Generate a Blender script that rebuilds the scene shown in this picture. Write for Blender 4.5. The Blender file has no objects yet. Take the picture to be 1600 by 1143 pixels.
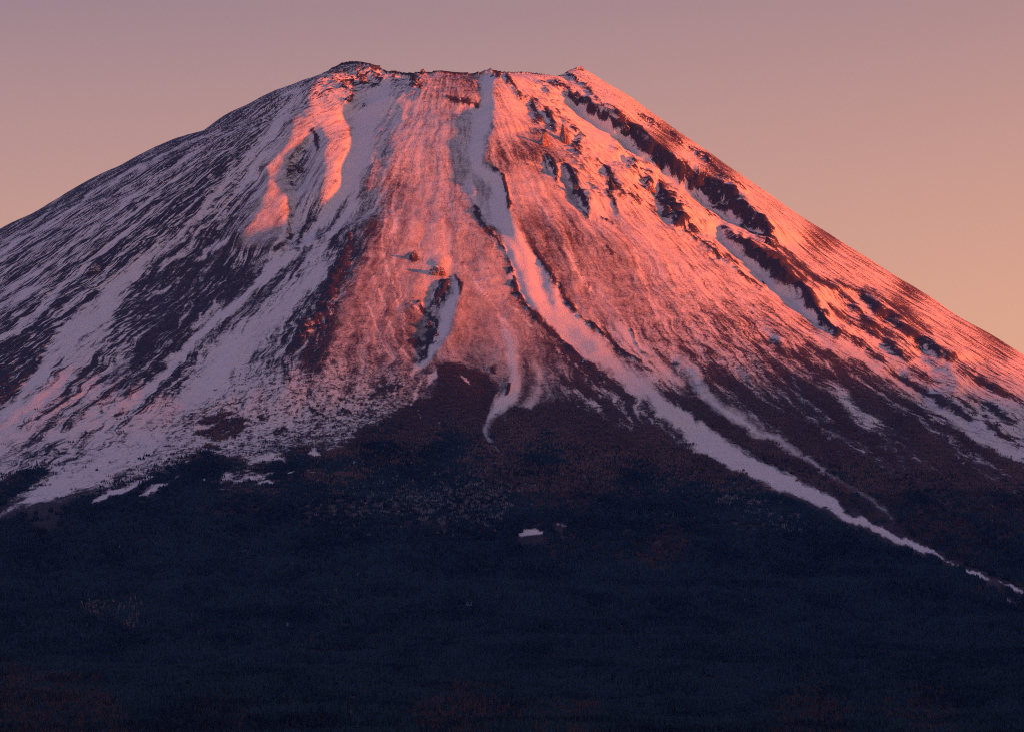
import bpy, bmesh, math, random
import numpy as np
from mathutils import Vector, noise as mnoise

sc = bpy.context.scene
COL = sc.collection
R2 = math.radians
rng = np.random.default_rng(11)
random.seed(11)

# ------------------------------------------------------------------ camera
CX, CY, CZ = 208.0, -14000.0, 950.0          # viewpoint, metres; the mountain's axis is at x = y = 0
PITCH = R2(7.41)
FPX = 6400.0                                  # focal length in pixels of the 1600 wide image
cam = bpy.data.objects.new('camera', bpy.data.cameras.new('camera'))
COL.objects.link(cam)
cam.location = (CX, CY, CZ)
cam.rotation_euler = (math.pi / 2 + PITCH, 0, 0)
cam.data.sensor_width = 36
cam.data.lens = 36 * FPX / 1600
cam.data.clip_start = 1.0
cam.data.clip_end = 120000
sc.camera = cam

# ------------------------------------------------------------------ light
SUN_AZ = R2(76)        # from the direction of the viewer towards the right
SUN_EL = R2(4.0)
sdir = Vector((math.sin(SUN_AZ) * math.cos(SUN_EL), -math.cos(SUN_AZ) * math.cos(SUN_EL), math.sin(SUN_EL)))
sun = bpy.data.objects.new('sun', bpy.data.lights.new('sun', 'SUN'))
COL.objects.link(sun)
sun.rotation_euler = sdir.to_track_quat('Z', 'Y').to_euler()
sun.data.energy = 5.0
sun.data.angle = R2(3.2)
sun.data.color = (1.0, 0.112, 0.005)

world = bpy.data.worlds.new('World')
sc.world = world
world.use_nodes = True
wn, wl = world.node_tree.nodes, world.node_tree.links
wn.clear()
w_out = wn.new('ShaderNodeOutputWorld')
w_bg = wn.new('ShaderNodeBackground')
w_sky = wn.new('ShaderNodeTexSky')
w_sky.sky_type = 'NISHITA'
w_sky.sun_disc = False
w_sky.sun_elevation = SUN_EL
w_sky.sun_rotation = math.atan2(sdir.x, sdir.y)
w_sky.altitude = 900
w_bg2 = wn.new('ShaderNodeBackground')
w_bg.inputs['Strength'].default_value = 0.006
w_bg2.inputs['Strength'].default_value = 1.0
w_add = wn.new('ShaderNodeAddShader')
w_tc = wn.new('ShaderNodeTexCoord')
w_sep = wn.new('ShaderNodeSeparateXYZ')
wl.new(w_tc.outputs['Generated'], w_sep.inputs[0])
def w_ramp(stops):
    n = wn.new('ShaderNodeValToRGB')
    cr = n.color_ramp
    while len(cr.elements) < len(stops):
        cr.elements.new(0.5)
    for e, (p_, c_) in zip(cr.elements, stops):
        e.position = p_
        e.color = (*c_, 1)
    wl.new(w_sep.outputs['Z'], n.inputs[0])
    return n.outputs[0]
# the half of the sky away from the sunset: orange low down, then rose, mauve and dusk blue
away = w_ramp([(0.0, (0.30, 0.18, 0.15)), (0.115, (0.41, 0.215, 0.132)), (0.150, (0.325, 0.176, 0.134)), (0.180, (0.252, 0.145, 0.134)),
               (0.215, (0.170, 0.111, 0.130)), (0.32, (0.155, 0.135, 0.262)), (0.6, (0.082, 0.084, 0.185)), (1.0, (0.038, 0.044, 0.098))])
# the sunset half
glow = w_ramp([(0.0, (0.80, 0.33, 0.14)), (0.15, (0.64, 0.27, 0.12)), (0.32, (0.26, 0.145, 0.105)), (0.6, (0.070, 0.055, 0.072)), (1.0, (0.038, 0.044, 0.098))])
w_dot = wn.new('ShaderNodeVectorMath'); w_dot.operation = 'DOT_PRODUCT'
w_dot.inputs[1].default_value = (math.sin(SUN_AZ), -math.cos(SUN_AZ), 0)
wl.new(w_tc.outputs['Generated'], w_dot.inputs[0])
w_map = wn.new('ShaderNodeMapRange'); w_map.interpolation_type = 'SMOOTHSTEP'
w_map.inputs[1].default_value = -0.5; w_map.inputs[2].default_value = 0.9
wl.new(w_dot.outputs['Value'], w_map.inputs[0])
w_mix = wn.new('ShaderNodeMix'); w_mix.data_type = 'RGBA'
wl.new(w_map.outputs[0], w_mix.inputs[0])
wl.new(away, w_mix.inputs[6]); wl.new(glow, w_mix.inputs[7])
wl.new(w_mix.outputs[2], w_bg2.inputs[0])
wl.new(w_sky.outputs[0], w_bg.inputs[0])
wl.new(w_bg.outputs[0], w_add.inputs[0])
wl.new(w_bg2.outputs[0], w_add.inputs[1])
wl.new(w_add.outputs[0], w_out.inputs[0])

sc.cycles.use_denoising = False
sc.cycles.filter_width = 1.1
sc.view_settings.view_transform = 'Standard'
sc.view_settings.look = 'None'
sc.view_settings.exposure = 1.05
sc.view_settings.gamma = 1.0
sc.view_settings.use_curve_mapping = False

# ------------------------------------------------------------------ numeric helpers
_perm = {}
def pn(x, y, seed):
    """gradient noise, about -1..1"""
    if seed not in _perm:
        g = np.random.default_rng(1000 + seed)
        p = g.permutation(256)
        a = g.uniform(0, 2 * np.pi, 256)
        _perm[seed] = (np.concatenate([p, p]).astype(np.int32), np.cos(a).astype(np.float32), np.sin(a).astype(np.float32))
    P, GX, GY = _perm[seed]
    fx, fy = np.floor(x), np.floor(y)
    ix, iy = fx.astype(np.int32) & 255, fy.astype(np.int32) & 255
    tx, ty = (x - fx).astype(np.float32), (y - fy).astype(np.float32)
    ux, uy = tx * tx * tx * (tx * (tx * 6 - 15) + 10), ty * ty * ty * (ty * (ty * 6 - 15) + 10)
    ix1, iy1 = (ix + 1) & 255, (iy + 1) & 255
    def g(a, b, dx, dy):
        h = P[P[a] + b]
        return GX[h] * dx + GY[h] * dy
    n0 = g(ix, iy, tx, ty); n1 = g(ix1, iy, tx - 1, ty)
    m0 = g(ix, iy1, tx, ty - 1); m1 = g(ix1, iy1, tx - 1, ty - 1)
    a = n0 + ux * (n1 - n0); b = m0 + ux * (m1 - m0)
    return (a + uy * (b - a)) * 1.5

def fbm(x, y, octv, seed, gain=0.5):
    s, a, t = 0, 1.0, 0
    for k in range(octv):
        s = s + a * pn(x * 2 ** k + 17.3 * k, y * 2 ** k - 9.1 * k, seed + k)
        t += a; a *= gain
    return s / t

def boxblur(A, n, axis):
    """mean over 2n+1 samples with held ends"""
    if n < 1: return A
    pad = [(0, 0)] * A.ndim; pad[axis] = (n + 1, n)
    c = np.cumsum(np.pad(A, pad, mode='edge').astype(np.float64), axis=axis)
    k = A.shape[axis]
    hi = np.take(c, np.arange(2 * n + 1, 2 * n + 1 + k), axis=axis)
    lo = np.take(c, np.arange(0, k), axis=axis)
    return ((hi - lo) / (2 * n + 1)).astype(np.float32)

def blur(A, n, axes=(0, 1), times=2):
    for _ in range(times):
        for ax in axes: A = boxblur(A, n, ax)
    return A

def smooth(e0, e1, x):
    t = np.clip((x - e0) / (e1 - e0), 0, 1)
    return t * t * (3 - 2 * t)

# ------------------------------------------------------------------ image pixel grid as projected from the camera, used to place features
def to_pixel(x, y, z):
    dx, dy, dz = x - CX, y - CY, z - CZ
    zc = dy * math.cos(PITCH) + dz * math.sin(PITCH)
    yc = -dy * math.sin(PITCH) + dz * math.cos(PITCH)
    zc = np.maximum(zc, 50.0)
    return 800 + FPX * dx / zc, 571.5 - FPX * yc / zc

def z_at(v, y):
    return CZ + (y - CY) * np.tan(PITCH - np.arctan((np.asarray(v, float) - 571.5) / FPX))

def x_at(u, y, z):
    zc = (y - CY) * math.cos(PITCH) + (z - CZ) * math.sin(PITCH)
    return CX + (np.asarray(u, float) - 800) * zc / FPX

RA_L, RA_R, RB = 455.0, 444.0, 330.0
crest_uv = [(470, 122), (500, 122), (510, 115), (522, 107), (534, 100), (548, 96.5), (560, 97), (574, 99), (590, 103), (598, 107), (606, 110), (618, 109.5),
            (630, 111), (645, 111), (655, 109.5), (663, 110), (675, 109), (690, 107.5), (705, 109), (722, 111), (740, 111.5), (752, 109),
            (762, 105.5), (768, 104.5), (774, 108), (784, 110.5), (800, 112), (815, 111), (828, 112), (845, 114), (860, 117), (872, 118),
            (882, 115), (890, 110), (898, 107), (906, 106), (914, 109), (925, 114)]
_cu = np.array([c[0] for c in crest_uv], float); _cv = np.array([c[1] for c in crest_uv], float)
_th = np.clip((_cu - 705) / 203, -1, 1)
_cy = -RB * np.sqrt(np.clip(1 - _th ** 2, 0, 1))
_cz = z_at(_cv, _cy)
_cxw = x_at(_cu, _cy, _cz)
CREST_L, CREST_R = float(z_at(122, 0)), float(z_at(106, 0))

def dense(rr, zz, sm=40):
    """a smoothed profile on a 5 m raster"""
    g = np.arange(-200, 26000, 5.0)
    p = np.interp(g, rr, zz)
    q = boxblur(boxblur(p.astype(np.float32), sm // 5, 0), sm // 5, 0)
    return g, q
left_uv = [(500, 120), (489, 124), (450, 136), (412, 148), (375, 168), (337, 188), (297, 210), (263, 220), (246, 227), (206, 247), (169, 266), (135, 282), (88, 310), (34, 340), (0, 356), (-60, 392), (-140, 440), (-240, 498)]
right_uv = [(905, 106), (914, 110), (950, 130), (987, 152), (1020, 176), (1062, 206), (1097, 231), (1161, 276), (1212, 310), (1262, 344), (1313, 374), (1364, 406), (1414, 438), (1465, 470), (1499, 493), (1532, 512), (1566, 531), (1600, 553), (1680, 600), (1780, 655), (1900, 716)]
def side(uv, sgn, crest, R):
    z = z_at([p[1] for p in uv], 0)
    x = np.array([x_at(p[0], 0, zz) for p, zz in zip(uv, z)])
    rho = sgn * x - R
    P = crest - z
    rho = np.concatenate([[-200], np.maximum(rho, 0), [3300, 4200, 5500, 8000, 11000, 26000]])
    P = np.concatenate([[0], P, [1640, 1900, 2180, 2500, 2690, 2800]])
    o = np.argsort(rho, kind='stable')
    return dense(rho[o], P[o], 30)
PL = side(left_uv, -1, CREST_L, RA_L)
PR = side(right_uv, 1, CREST_R, RA_R)
fr = np.array([330, 400, 600, 1000, 1500, 2000, 2500, 3000, 3500, 4500, 6000, 8000, 9500, 11000, 13000, 14500, 26000], float)
fz = np.array([3745, 3700, 3585, 3325, 3005, 2705, 2440, 2200, 2000, 1700, 1430, 1205, 1100, 1022, 925, 900, 880], float)
PF = dense(np.concatenate([[-200], fr - 330]), np.concatenate([[0, 0], 0.5 * (CREST_L + CREST_R) - fz[1:]]), 60)

def base(x, y):
    th = np.arctan2(x, -y)
    r = np.hypot(x, y)
    s, c = np.sin(th), np.cos(th)
    a = np.where(s < 0, RA_L, RA_R)
    R = 1 / np.sqrt((s / a) ** 2 + (c / RB) ** 2)
    rho = r - R
    mean = 0.5 * (CREST_L + CREST_R) + 0.5 * (CREST_R - CREST_L) * s
    rim = np.interp(R * s, _cxw, _cz)
    front = smooth(-0.15, 0.1, c)
    rim = mean + (rim - mean) * front - 40 * (1 - front)
    k = np.exp(-np.maximum(rho, 0) / 110.0)
    top = mean + (rim - mean) * k
    w = s * s
    pf = np.interp(rho, *PF); pl = np.interp(rho, *PL)
    pf = pf + (pl - pf) * .6 * (1 - smooth(.1, 1.0, th)) * front * (1 - smooth(1000, 2700, rho))
    P = pf * (1 - w) + np.where(s < 0, pl, np.interp(rho, *PR)) * w
    return np.where(rho > 0, top - P, rim - np.minimum(180, -rho * 0.8))

# fit the flank profiles so that the skyline runs along its image coordinates
_gx, _gy = np.meshgrid(np.arange(-2500, 2900, 9.0), np.arange(-1500, 1300, 25.0))
_ql, _qr = list(left_uv), list(right_uv)
for _it in range(5):
    _bz = base(_gx, _gy)
    _bu, _bv = to_pixel(_gx, _gy, _bz)
    def skyline(u):
        m = np.abs(_bu - u) < 3.2
        return _bv[m].min() if m.any() else None
    def refit(q, ref):
        out = []
        for (u, v), (u0, v0) in zip(q, ref):
            a_ = skyline(u0) if -60 <= u0 <= 1690 else None
            out.append((u, v + (v0 - a_) * .9) if a_ is not None else (u, v))
        d_ = out[[k for k, t in enumerate(ref) if -60 <= t[0] <= 1690][-1]][1] - ref[[k for k, t in enumerate(ref) if -60 <= t[0] <= 1690][-1]][1]
        return [(u, (v if -60 <= u0 <= 1690 else v0 + d_)) for (u, v), (u0, v0) in zip(out, ref)]
    _ql, _qr = refit(_ql, left_uv), refit(_qr, right_uv)
    PL = side(_ql, -1, CREST_L, RA_L); PR = side(_qr, 1, CREST_R, RA_R)

# image raster, one sample per image pixel
U0, V0, UW, VH = -300, 40, 2200, 1200
gu, gv = np.meshgrid(np.arange(U0, U0 + UW, dtype=np.float32), np.arange(V0, V0 + VH, dtype=np.float32))
WU = 3.0 * fbm(gu / 11, gv / 11, 3, 50, 0.6) + 3.0 * pn(gu / 40, gv / 40, 54)
WV = 3.0 * fbm(gu / 11, gv / 11, 3, 60, 0.6) + 3.0 * pn(gu / 40, gv / 40, 64)

def stroke(pts, warp=1.0):
    """signed distance (positive inside) of a band of varying half width"""
    p = np.array(pts, float)
    m = p[:, 2].max() + 14
    i0 = int(max(0, p[:, 1].min() - m - V0)); i1 = int(min(VH, p[:, 1].max() + m - V0))
    j0 = int(max(0, p[:, 0].min() - m - U0)); j1 = int(min(UW, p[:, 0].max() + m - U0))
    if i1 <= i0 or j1 <= j0: return None
    sl = (slice(i0, i1), slice(j0, j1))
    d = np.full((i1 - i0, j1 - j0), -60.0, np.float32)
    for a, b in zip(p[:-1], p[1:]):
        mm = max(a[2], b[2]) + 12
        k0 = int(max(i0, min(a[1], b[1]) - mm - V0)); k1 = int(min(i1, max(a[1], b[1]) + mm - V0))
        l0 = int(max(j0, min(a[0], b[0]) - mm - U0)); l1 = int(min(j1, max(a[0], b[0]) + mm - U0))
        if k1 <= k0 or l1 <= l0: continue
        s2 = (slice(k0, k1), slice(l0, l1))
        X = gu[s2] + warp * WU[s2]; Y = gv[s2] + warp * WV[s2]
        ex, ey = b[0] - a[0], b[1] - a[1]
        t = np.clip(((X - a[0]) * ex + (Y - a[1]) * ey) / (ex * ex + ey * ey + 1e-9), 0, 1)
        q = (a[2] + t * (b[2] - a[2])) - np.hypot(X - a[0] - t * ex, Y - a[1] - t * ey)
        dd = d[k0 - i0:k1 - i0, l0 - j0:l1 - j0]
        np.maximum(dd, q, out=dd)
    return sl, d

def poly(pts, warp=1.0, pad=16):
    p = np.array(pts, float)
    i0 = int(max(0, p[:, 1].min() - pad - V0)); i1 = int(min(VH, p[:, 1].max() + pad - V0))
    j0 = int(max(0, p[:, 0].min() - pad - U0)); j1 = int(min(UW, p[:, 0].max() + pad - U0))
    sl = (slice(i0, i1), slice(j0, j1))
    X = gu[sl] + warp * WU[sl]; Y = gv[sl] + warp * WV[sl]
    ins = np.zeros(X.shape, bool)
    for (ax, ay), (bx, by) in zip(p, np.roll(p, -1, 0)):
        if ay == by: continue
        hit = ((ay > Y) != (by > Y)) & (X < (bx - ax) * (Y - ay) / (by - ay) + ax)
        ins ^= hit
    return sl, ins.astype(np.float32)

_wr = np.random.default_rng(5)
def ragged(pts, taper=0.0, vary=0.35, step=14.0):
    """resample a line, let its width wander and run its ends out"""
    p = np.array(pts, float)
    L_ = np.concatenate([[0], np.cumsum(np.hypot(*np.diff(p[:, :2], axis=0).T))])
    n = max(3, int(L_[-1] / step) + 1)
    t = np.linspace(0, L_[-1], n)
    q = np.stack([np.interp(t, L_, p[:, k]) for k in range(3)], 1)
    w = 1 + vary * (_wr.random(n) * 2 - 1)
    q[:, 2] *= w
    if taper:
        e = np.clip(np.minimum(t, L_[-1] - t) / max(1e-6, taper * L_[-1]), 0, 1)
        q[:, 2] = q[:, 2] * (0.15 + 0.85 * np.sqrt(e))
    off = np.minimum(q[:, 2] * 0.35, 2.5) * (_wr.random(n) * 2 - 1)
    q[1:-1, 1] += off[1:-1]
    return q

def paint(A, pts, val, soft=2.0, amt=1.0, warp=1.0):
    r = stroke(pts, warp)
    if r is None: return
    sl, d = r
    w = np.clip(0.5 + d / (2 * soft), 0, 1) * amt
    A[sl] = A[sl] * (1 - w) + val * w

def addto(A, pts, val, soft=3.0, warp=0.6):
    r = stroke(pts, warp)
    if r is None: return
    sl, d = r
    A[sl] += val * np.clip(0.5 + d / (2 * soft), 0, 1)

def fill(A, pts, val, soft=2, amt=1.0, warp=1.0):
    sl, m = poly(pts, warp)
    w = blur(m, max(1, int(soft))) * amt
    A[sl] = A[sl] * (1 - w) + val * w

def spread(ctrl, sig=55.0):
    """smooth field through scattered values, worked out on a coarse raster"""
    c = np.array(ctrl, float)
    st = 10
    uu, vv = gu[::st, ::st], gv[::st, ::st]
    n = c.shape[1] - 2
    num = np.zeros((n,) + uu.shape); den = np.zeros(uu.shape)
    for row in c:
        d2 = (uu - row[0]) ** 2 + (vv - row[1]) ** 2
        w = 1.0 / (d2 + sig * sig * 0.25) ** 1.6
        den += w
        for k in range(n): num[k] += w * row[2 + k]
    out = []
    ii = np.clip((np.arange(VH)) / st, 0, uu.shape[0] - 1.001); jj = np.clip(np.arange(UW) / st, 0, uu.shape[1] - 1.001)
    i0, j0 = ii.astype(int), jj.astype(int); fi, fj = (ii - i0)[:, None], (jj - j0)[None, :]
    for k in range(n):
        A = num[k] / den
        B = (A[i0][:, j0] * (1 - fi) * (1 - fj) + A[i0 + 1][:, j0] * fi * (1 - fj) + A[i0][:, j0 + 1] * (1 - fi) * fj + A[i0 + 1][:, j0 + 1] * fi * fj)
        out.append(B.astype(np.float32))
    return out

# ------------------------------------------------------------------ cover read off at image pixels: u, v, snow, streak contrast, roughness, redness
cover = [
 # summit and left shoulder
 (520,112,.42,.5,1.4,.8),(550,104,.40,.6,1.5,.8),(590,112,.45,.6,1.6,.6),(640,118,.55,.6,1.4,.9),(690,120,.56,.4,1.0,1.0),(735,118,.52,.4,1.0,.9),
 (800,122,.75,.4,1.0,.9),(850,125,.65,.5,1.2,.9),(890,120,.6,.5,1.2,.9),(920,120,.75,.4,.9,.8),
 (500,150,.65,.5,1.3,.9),(540,150,.62,.5,1.4,.6),(590,160,.80,.4,1.0,.4),(640,160,.72,.4,.8,.9),(690,150,.62,.3,.7,1.),(720,170,.70,.35,.7,.9),(800,160,.78,.35,.9,.9),(850,160,.72,.4,1.2,.9),(900,170,.75,.4,1.0,.9),
 (650,220,.76,.3,.6,.8),(700,220,.74,.3,.6,.8),(620,230,.60,.4,.8,.6),(670,300,.72,.25,.5,.8),(710,320,.66,.35,.8,.8),(640,320,.58,.25,.5,.9),
 (800,210,.80,.25,.7,.8),(800,245,.42,.4,.9,1.),(830,240,.42,.4,.9,1.),(820,280,.80,.2,.5,.7),(850,300,.76,.25,.5,.7),(800,300,.74,.25,.6,.7),(870,320,.66,.3,.5,.8),
 (830,350,.50,.25,.4,.9),(880,370,.52,.35,.5,.9),(850,400,.46,.35,.5,.9),(900,420,.50,.4,.5,.8),(940,330,.78,.35,.7,.7),(930,400,.62,.35,.5,.8),(980,400,.55,.25,.4,.9),
 (900,460,.46,.3,.4,.8),(950,470,.66,.35,.5,.7),(990,470,.52,.3,.4,.8),(1010,380,.80,.35,.6,.7),(1050,420,.74,.4,.7,.7),(1000,520,.62,.45,.8,.6),(1050,490,.66,.4,.6,.7),(1040,560,.62,.5,.8,.6),
 (1100,450,.72,.45,.8,.7),(1110,520,.62,.5,.9,.6),(1180,470,.66,.5,.9,.7),(1180,540,.60,.55,.9,.5),(1240,560,.58,.55,.9,.5),(1140,570,.56,.55,.9,.4),(1300,530,.70,.5,.8,.6),(1360,570,.66,.5,.8,.6),
 (940,210,.80,.35,.8,.9),(980,260,.76,.4,1.,.9),(1020,300,.68,.5,1.2,.9),(1060,320,.66,.5,1.2,.9),(1120,360,.74,.4,1.,.8),(1180,430,.82,.3,.6,.7),
 (960,150,.70,.4,.8,.9),(1010,190,.68,.45,.8,1.),(1080,240,.74,.45,.8,1.),(1150,300,.72,.45,.8,1.),(1240,360,.72,.45,.8,1.),(1300,400,.70,.5,.8,1.),(1380,450,.70,.5,.8,1.),(1450,490,.70,.5,.8,1.),(1530,540,.70,.5,.8,.9),(1600,580,.70,.5,.8,.9),(1680,640,.6,.5,.8,.9),
 (1200,400,.55,.5,1.,.8),(1300,480,.70,.5,1.,.7),(1400,560,.68,.55,1.1,.6),(1480,600,.68,.6,1.2,.5),(1560,650,.62,.6,1.2,.5),(1620,700,.6,.6,1.2,.5),
 (1040,216,.35,.4,.8,1.),(1120,262,.35,.4,.8,1.),(1290,372,.32,.4,.8,1.),(1420,458,.35,.5,.8,1.),(1550,530,.35,.5,.8,.9),
 # main ridge below the summit
 (600,300,.52,.4,.6,.8),(580,360,.45,.35,.4,.9),(620,380,.58,.2,.4,.9),(560,430,.42,.2,.3,.9),(600,440,.48,.25,.4,.9),(640,440,.55,.25,.4,.8),(660,370,.68,.2,.4,.8),
 (680,410,.72,.3,1.,.7),(540,490,.40,.2,.3,.8),(600,500,.45,.3,.4,.8),(650,500,.38,.3,.7,.7),(540,540,.42,.4,.5,.6),(600,550,.50,.5,.6,.5),
 (740,400,.64,.2,.4,.8),(770,440,.66,.25,.5,.7),(730,480,.48,.2,.3,.8),(770,500,.50,.2,.3,.8),(750,540,.52,.3,.4,.6),(710,540,.50,.3,.4,.6),(820,520,.52,.3,.5,.7),(840,560,.45,.35,.5,.6),(870,590,.46,.5,.7,.5),
 (830,600,.42,.4,.6,.5),(900,560,.45,.5,.7,.5),(780,570,.50,.3,.4,.5),(740,590,.50,.6,.5,.4),(700,600,.50,.6,.5,.4),
 (900,620,.50,.6,.7,.4),(950,610,.52,.6,.8,.4),(1000,640,.56,.6,.8,.4),
 # left flank
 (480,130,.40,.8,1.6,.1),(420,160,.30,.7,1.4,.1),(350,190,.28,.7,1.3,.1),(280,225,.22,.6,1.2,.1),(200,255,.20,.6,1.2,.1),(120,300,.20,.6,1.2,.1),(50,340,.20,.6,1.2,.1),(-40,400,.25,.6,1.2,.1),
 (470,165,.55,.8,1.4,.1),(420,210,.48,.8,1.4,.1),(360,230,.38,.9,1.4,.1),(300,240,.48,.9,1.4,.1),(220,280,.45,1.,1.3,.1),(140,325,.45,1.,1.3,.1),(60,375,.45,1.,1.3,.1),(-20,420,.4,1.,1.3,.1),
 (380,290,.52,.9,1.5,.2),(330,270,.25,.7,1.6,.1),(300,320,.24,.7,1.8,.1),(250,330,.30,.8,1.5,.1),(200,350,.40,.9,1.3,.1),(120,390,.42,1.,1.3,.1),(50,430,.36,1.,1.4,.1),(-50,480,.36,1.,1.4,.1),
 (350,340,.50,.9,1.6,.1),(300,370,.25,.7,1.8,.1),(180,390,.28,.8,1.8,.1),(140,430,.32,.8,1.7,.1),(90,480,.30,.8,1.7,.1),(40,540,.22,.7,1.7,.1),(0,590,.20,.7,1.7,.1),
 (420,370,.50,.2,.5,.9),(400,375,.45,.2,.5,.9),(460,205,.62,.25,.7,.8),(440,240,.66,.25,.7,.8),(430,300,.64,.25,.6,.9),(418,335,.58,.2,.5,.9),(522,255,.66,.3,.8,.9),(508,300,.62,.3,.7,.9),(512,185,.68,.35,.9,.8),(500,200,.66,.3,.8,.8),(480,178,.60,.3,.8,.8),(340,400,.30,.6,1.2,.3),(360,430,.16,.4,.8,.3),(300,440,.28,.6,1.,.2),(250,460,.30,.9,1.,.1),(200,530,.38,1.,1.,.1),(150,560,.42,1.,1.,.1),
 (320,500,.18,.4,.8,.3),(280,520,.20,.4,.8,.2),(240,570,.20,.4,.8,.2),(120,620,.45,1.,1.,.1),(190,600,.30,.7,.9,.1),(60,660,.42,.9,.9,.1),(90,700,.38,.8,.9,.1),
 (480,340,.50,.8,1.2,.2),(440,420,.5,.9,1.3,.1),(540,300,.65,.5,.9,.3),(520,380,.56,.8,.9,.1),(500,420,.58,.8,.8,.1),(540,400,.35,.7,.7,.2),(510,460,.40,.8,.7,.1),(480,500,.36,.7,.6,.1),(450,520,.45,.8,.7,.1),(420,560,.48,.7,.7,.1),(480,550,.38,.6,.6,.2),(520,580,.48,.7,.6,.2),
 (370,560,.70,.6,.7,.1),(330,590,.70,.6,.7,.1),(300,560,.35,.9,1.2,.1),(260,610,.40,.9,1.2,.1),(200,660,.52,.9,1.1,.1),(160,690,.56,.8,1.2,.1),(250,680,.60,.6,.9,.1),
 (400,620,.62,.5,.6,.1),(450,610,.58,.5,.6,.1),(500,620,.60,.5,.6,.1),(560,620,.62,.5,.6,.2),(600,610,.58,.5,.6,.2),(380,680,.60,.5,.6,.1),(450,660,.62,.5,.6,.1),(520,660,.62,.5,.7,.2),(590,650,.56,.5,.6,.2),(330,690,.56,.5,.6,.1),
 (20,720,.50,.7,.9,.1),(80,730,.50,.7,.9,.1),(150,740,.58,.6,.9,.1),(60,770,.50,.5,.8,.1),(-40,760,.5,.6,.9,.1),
 # below the snow line
 (0,830,.02,.1,.5,.1),(150,800,.03,.1,.5,.1),(300,770,.05,.1,.5,.1),(450,760,.05,.1,.5,.1),(600,720,.05,.1,.5,.2),(700,690,.06,.1,.5,.2),(800,700,.06,.1,.5,.3),(900,700,.08,.1,.5,.3),(720,620,.12,.3,.5,.3),
 (1000,720,.10,.2,.5,.3),(1100,640,.15,.4,.6,.3),(1150,760,.04,.1,.5,.2),(1200,690,.12,.3,.6,.3),(1250,630,.22,.4,.7,.3),(1300,680,.12,.3,.6,.3),(1350,640,.16,.4,.7,.3),(1430,680,.14,.4,.7,.3),(1500,730,.10,.3,.6,.3),(1560,760,.08,.3,.6,.3),(1450,760,.04,.2,.6,.2),(1350,770,.05,.2,.6,.2),
 (1600,800,.05,.2,.6,.2),(1700,800,.05,.2,.6,.2),(1500,850,.03,.1,.5,.2),(300,900,.0,.1,.5,.1),(800,860,.0,.1,.5,.1),(1200,900,.0,.1,.5,.1),(800,1050,.0,.1,.5,.1),(200,1050,.0,.1,.5,.1),(1400,1050,.0,.1,.5,.1),(-150,850,.0,.1,.5,.1),(-150,650,.4,.8,1.,.1),(1750,950,.0,.1,.5,.1),
]
_c = []
for q in cover:
    q = list(q)
    if 500 < q[0] < 960 and 400 < q[1] < 605: q[2] += .10; q[3] *= .7
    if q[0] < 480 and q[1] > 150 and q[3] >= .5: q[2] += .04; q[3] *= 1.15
    if q[0] < 340 and 650 < q[1] < 790 and q[2] > .3: q[2] += .09
    if q[0] > 1050 and 600 < q[1] < 800: q[2] += .16
    _c.append(q)
SNOW, CON, ROUGH, RED = spread(_c, 45)

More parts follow.
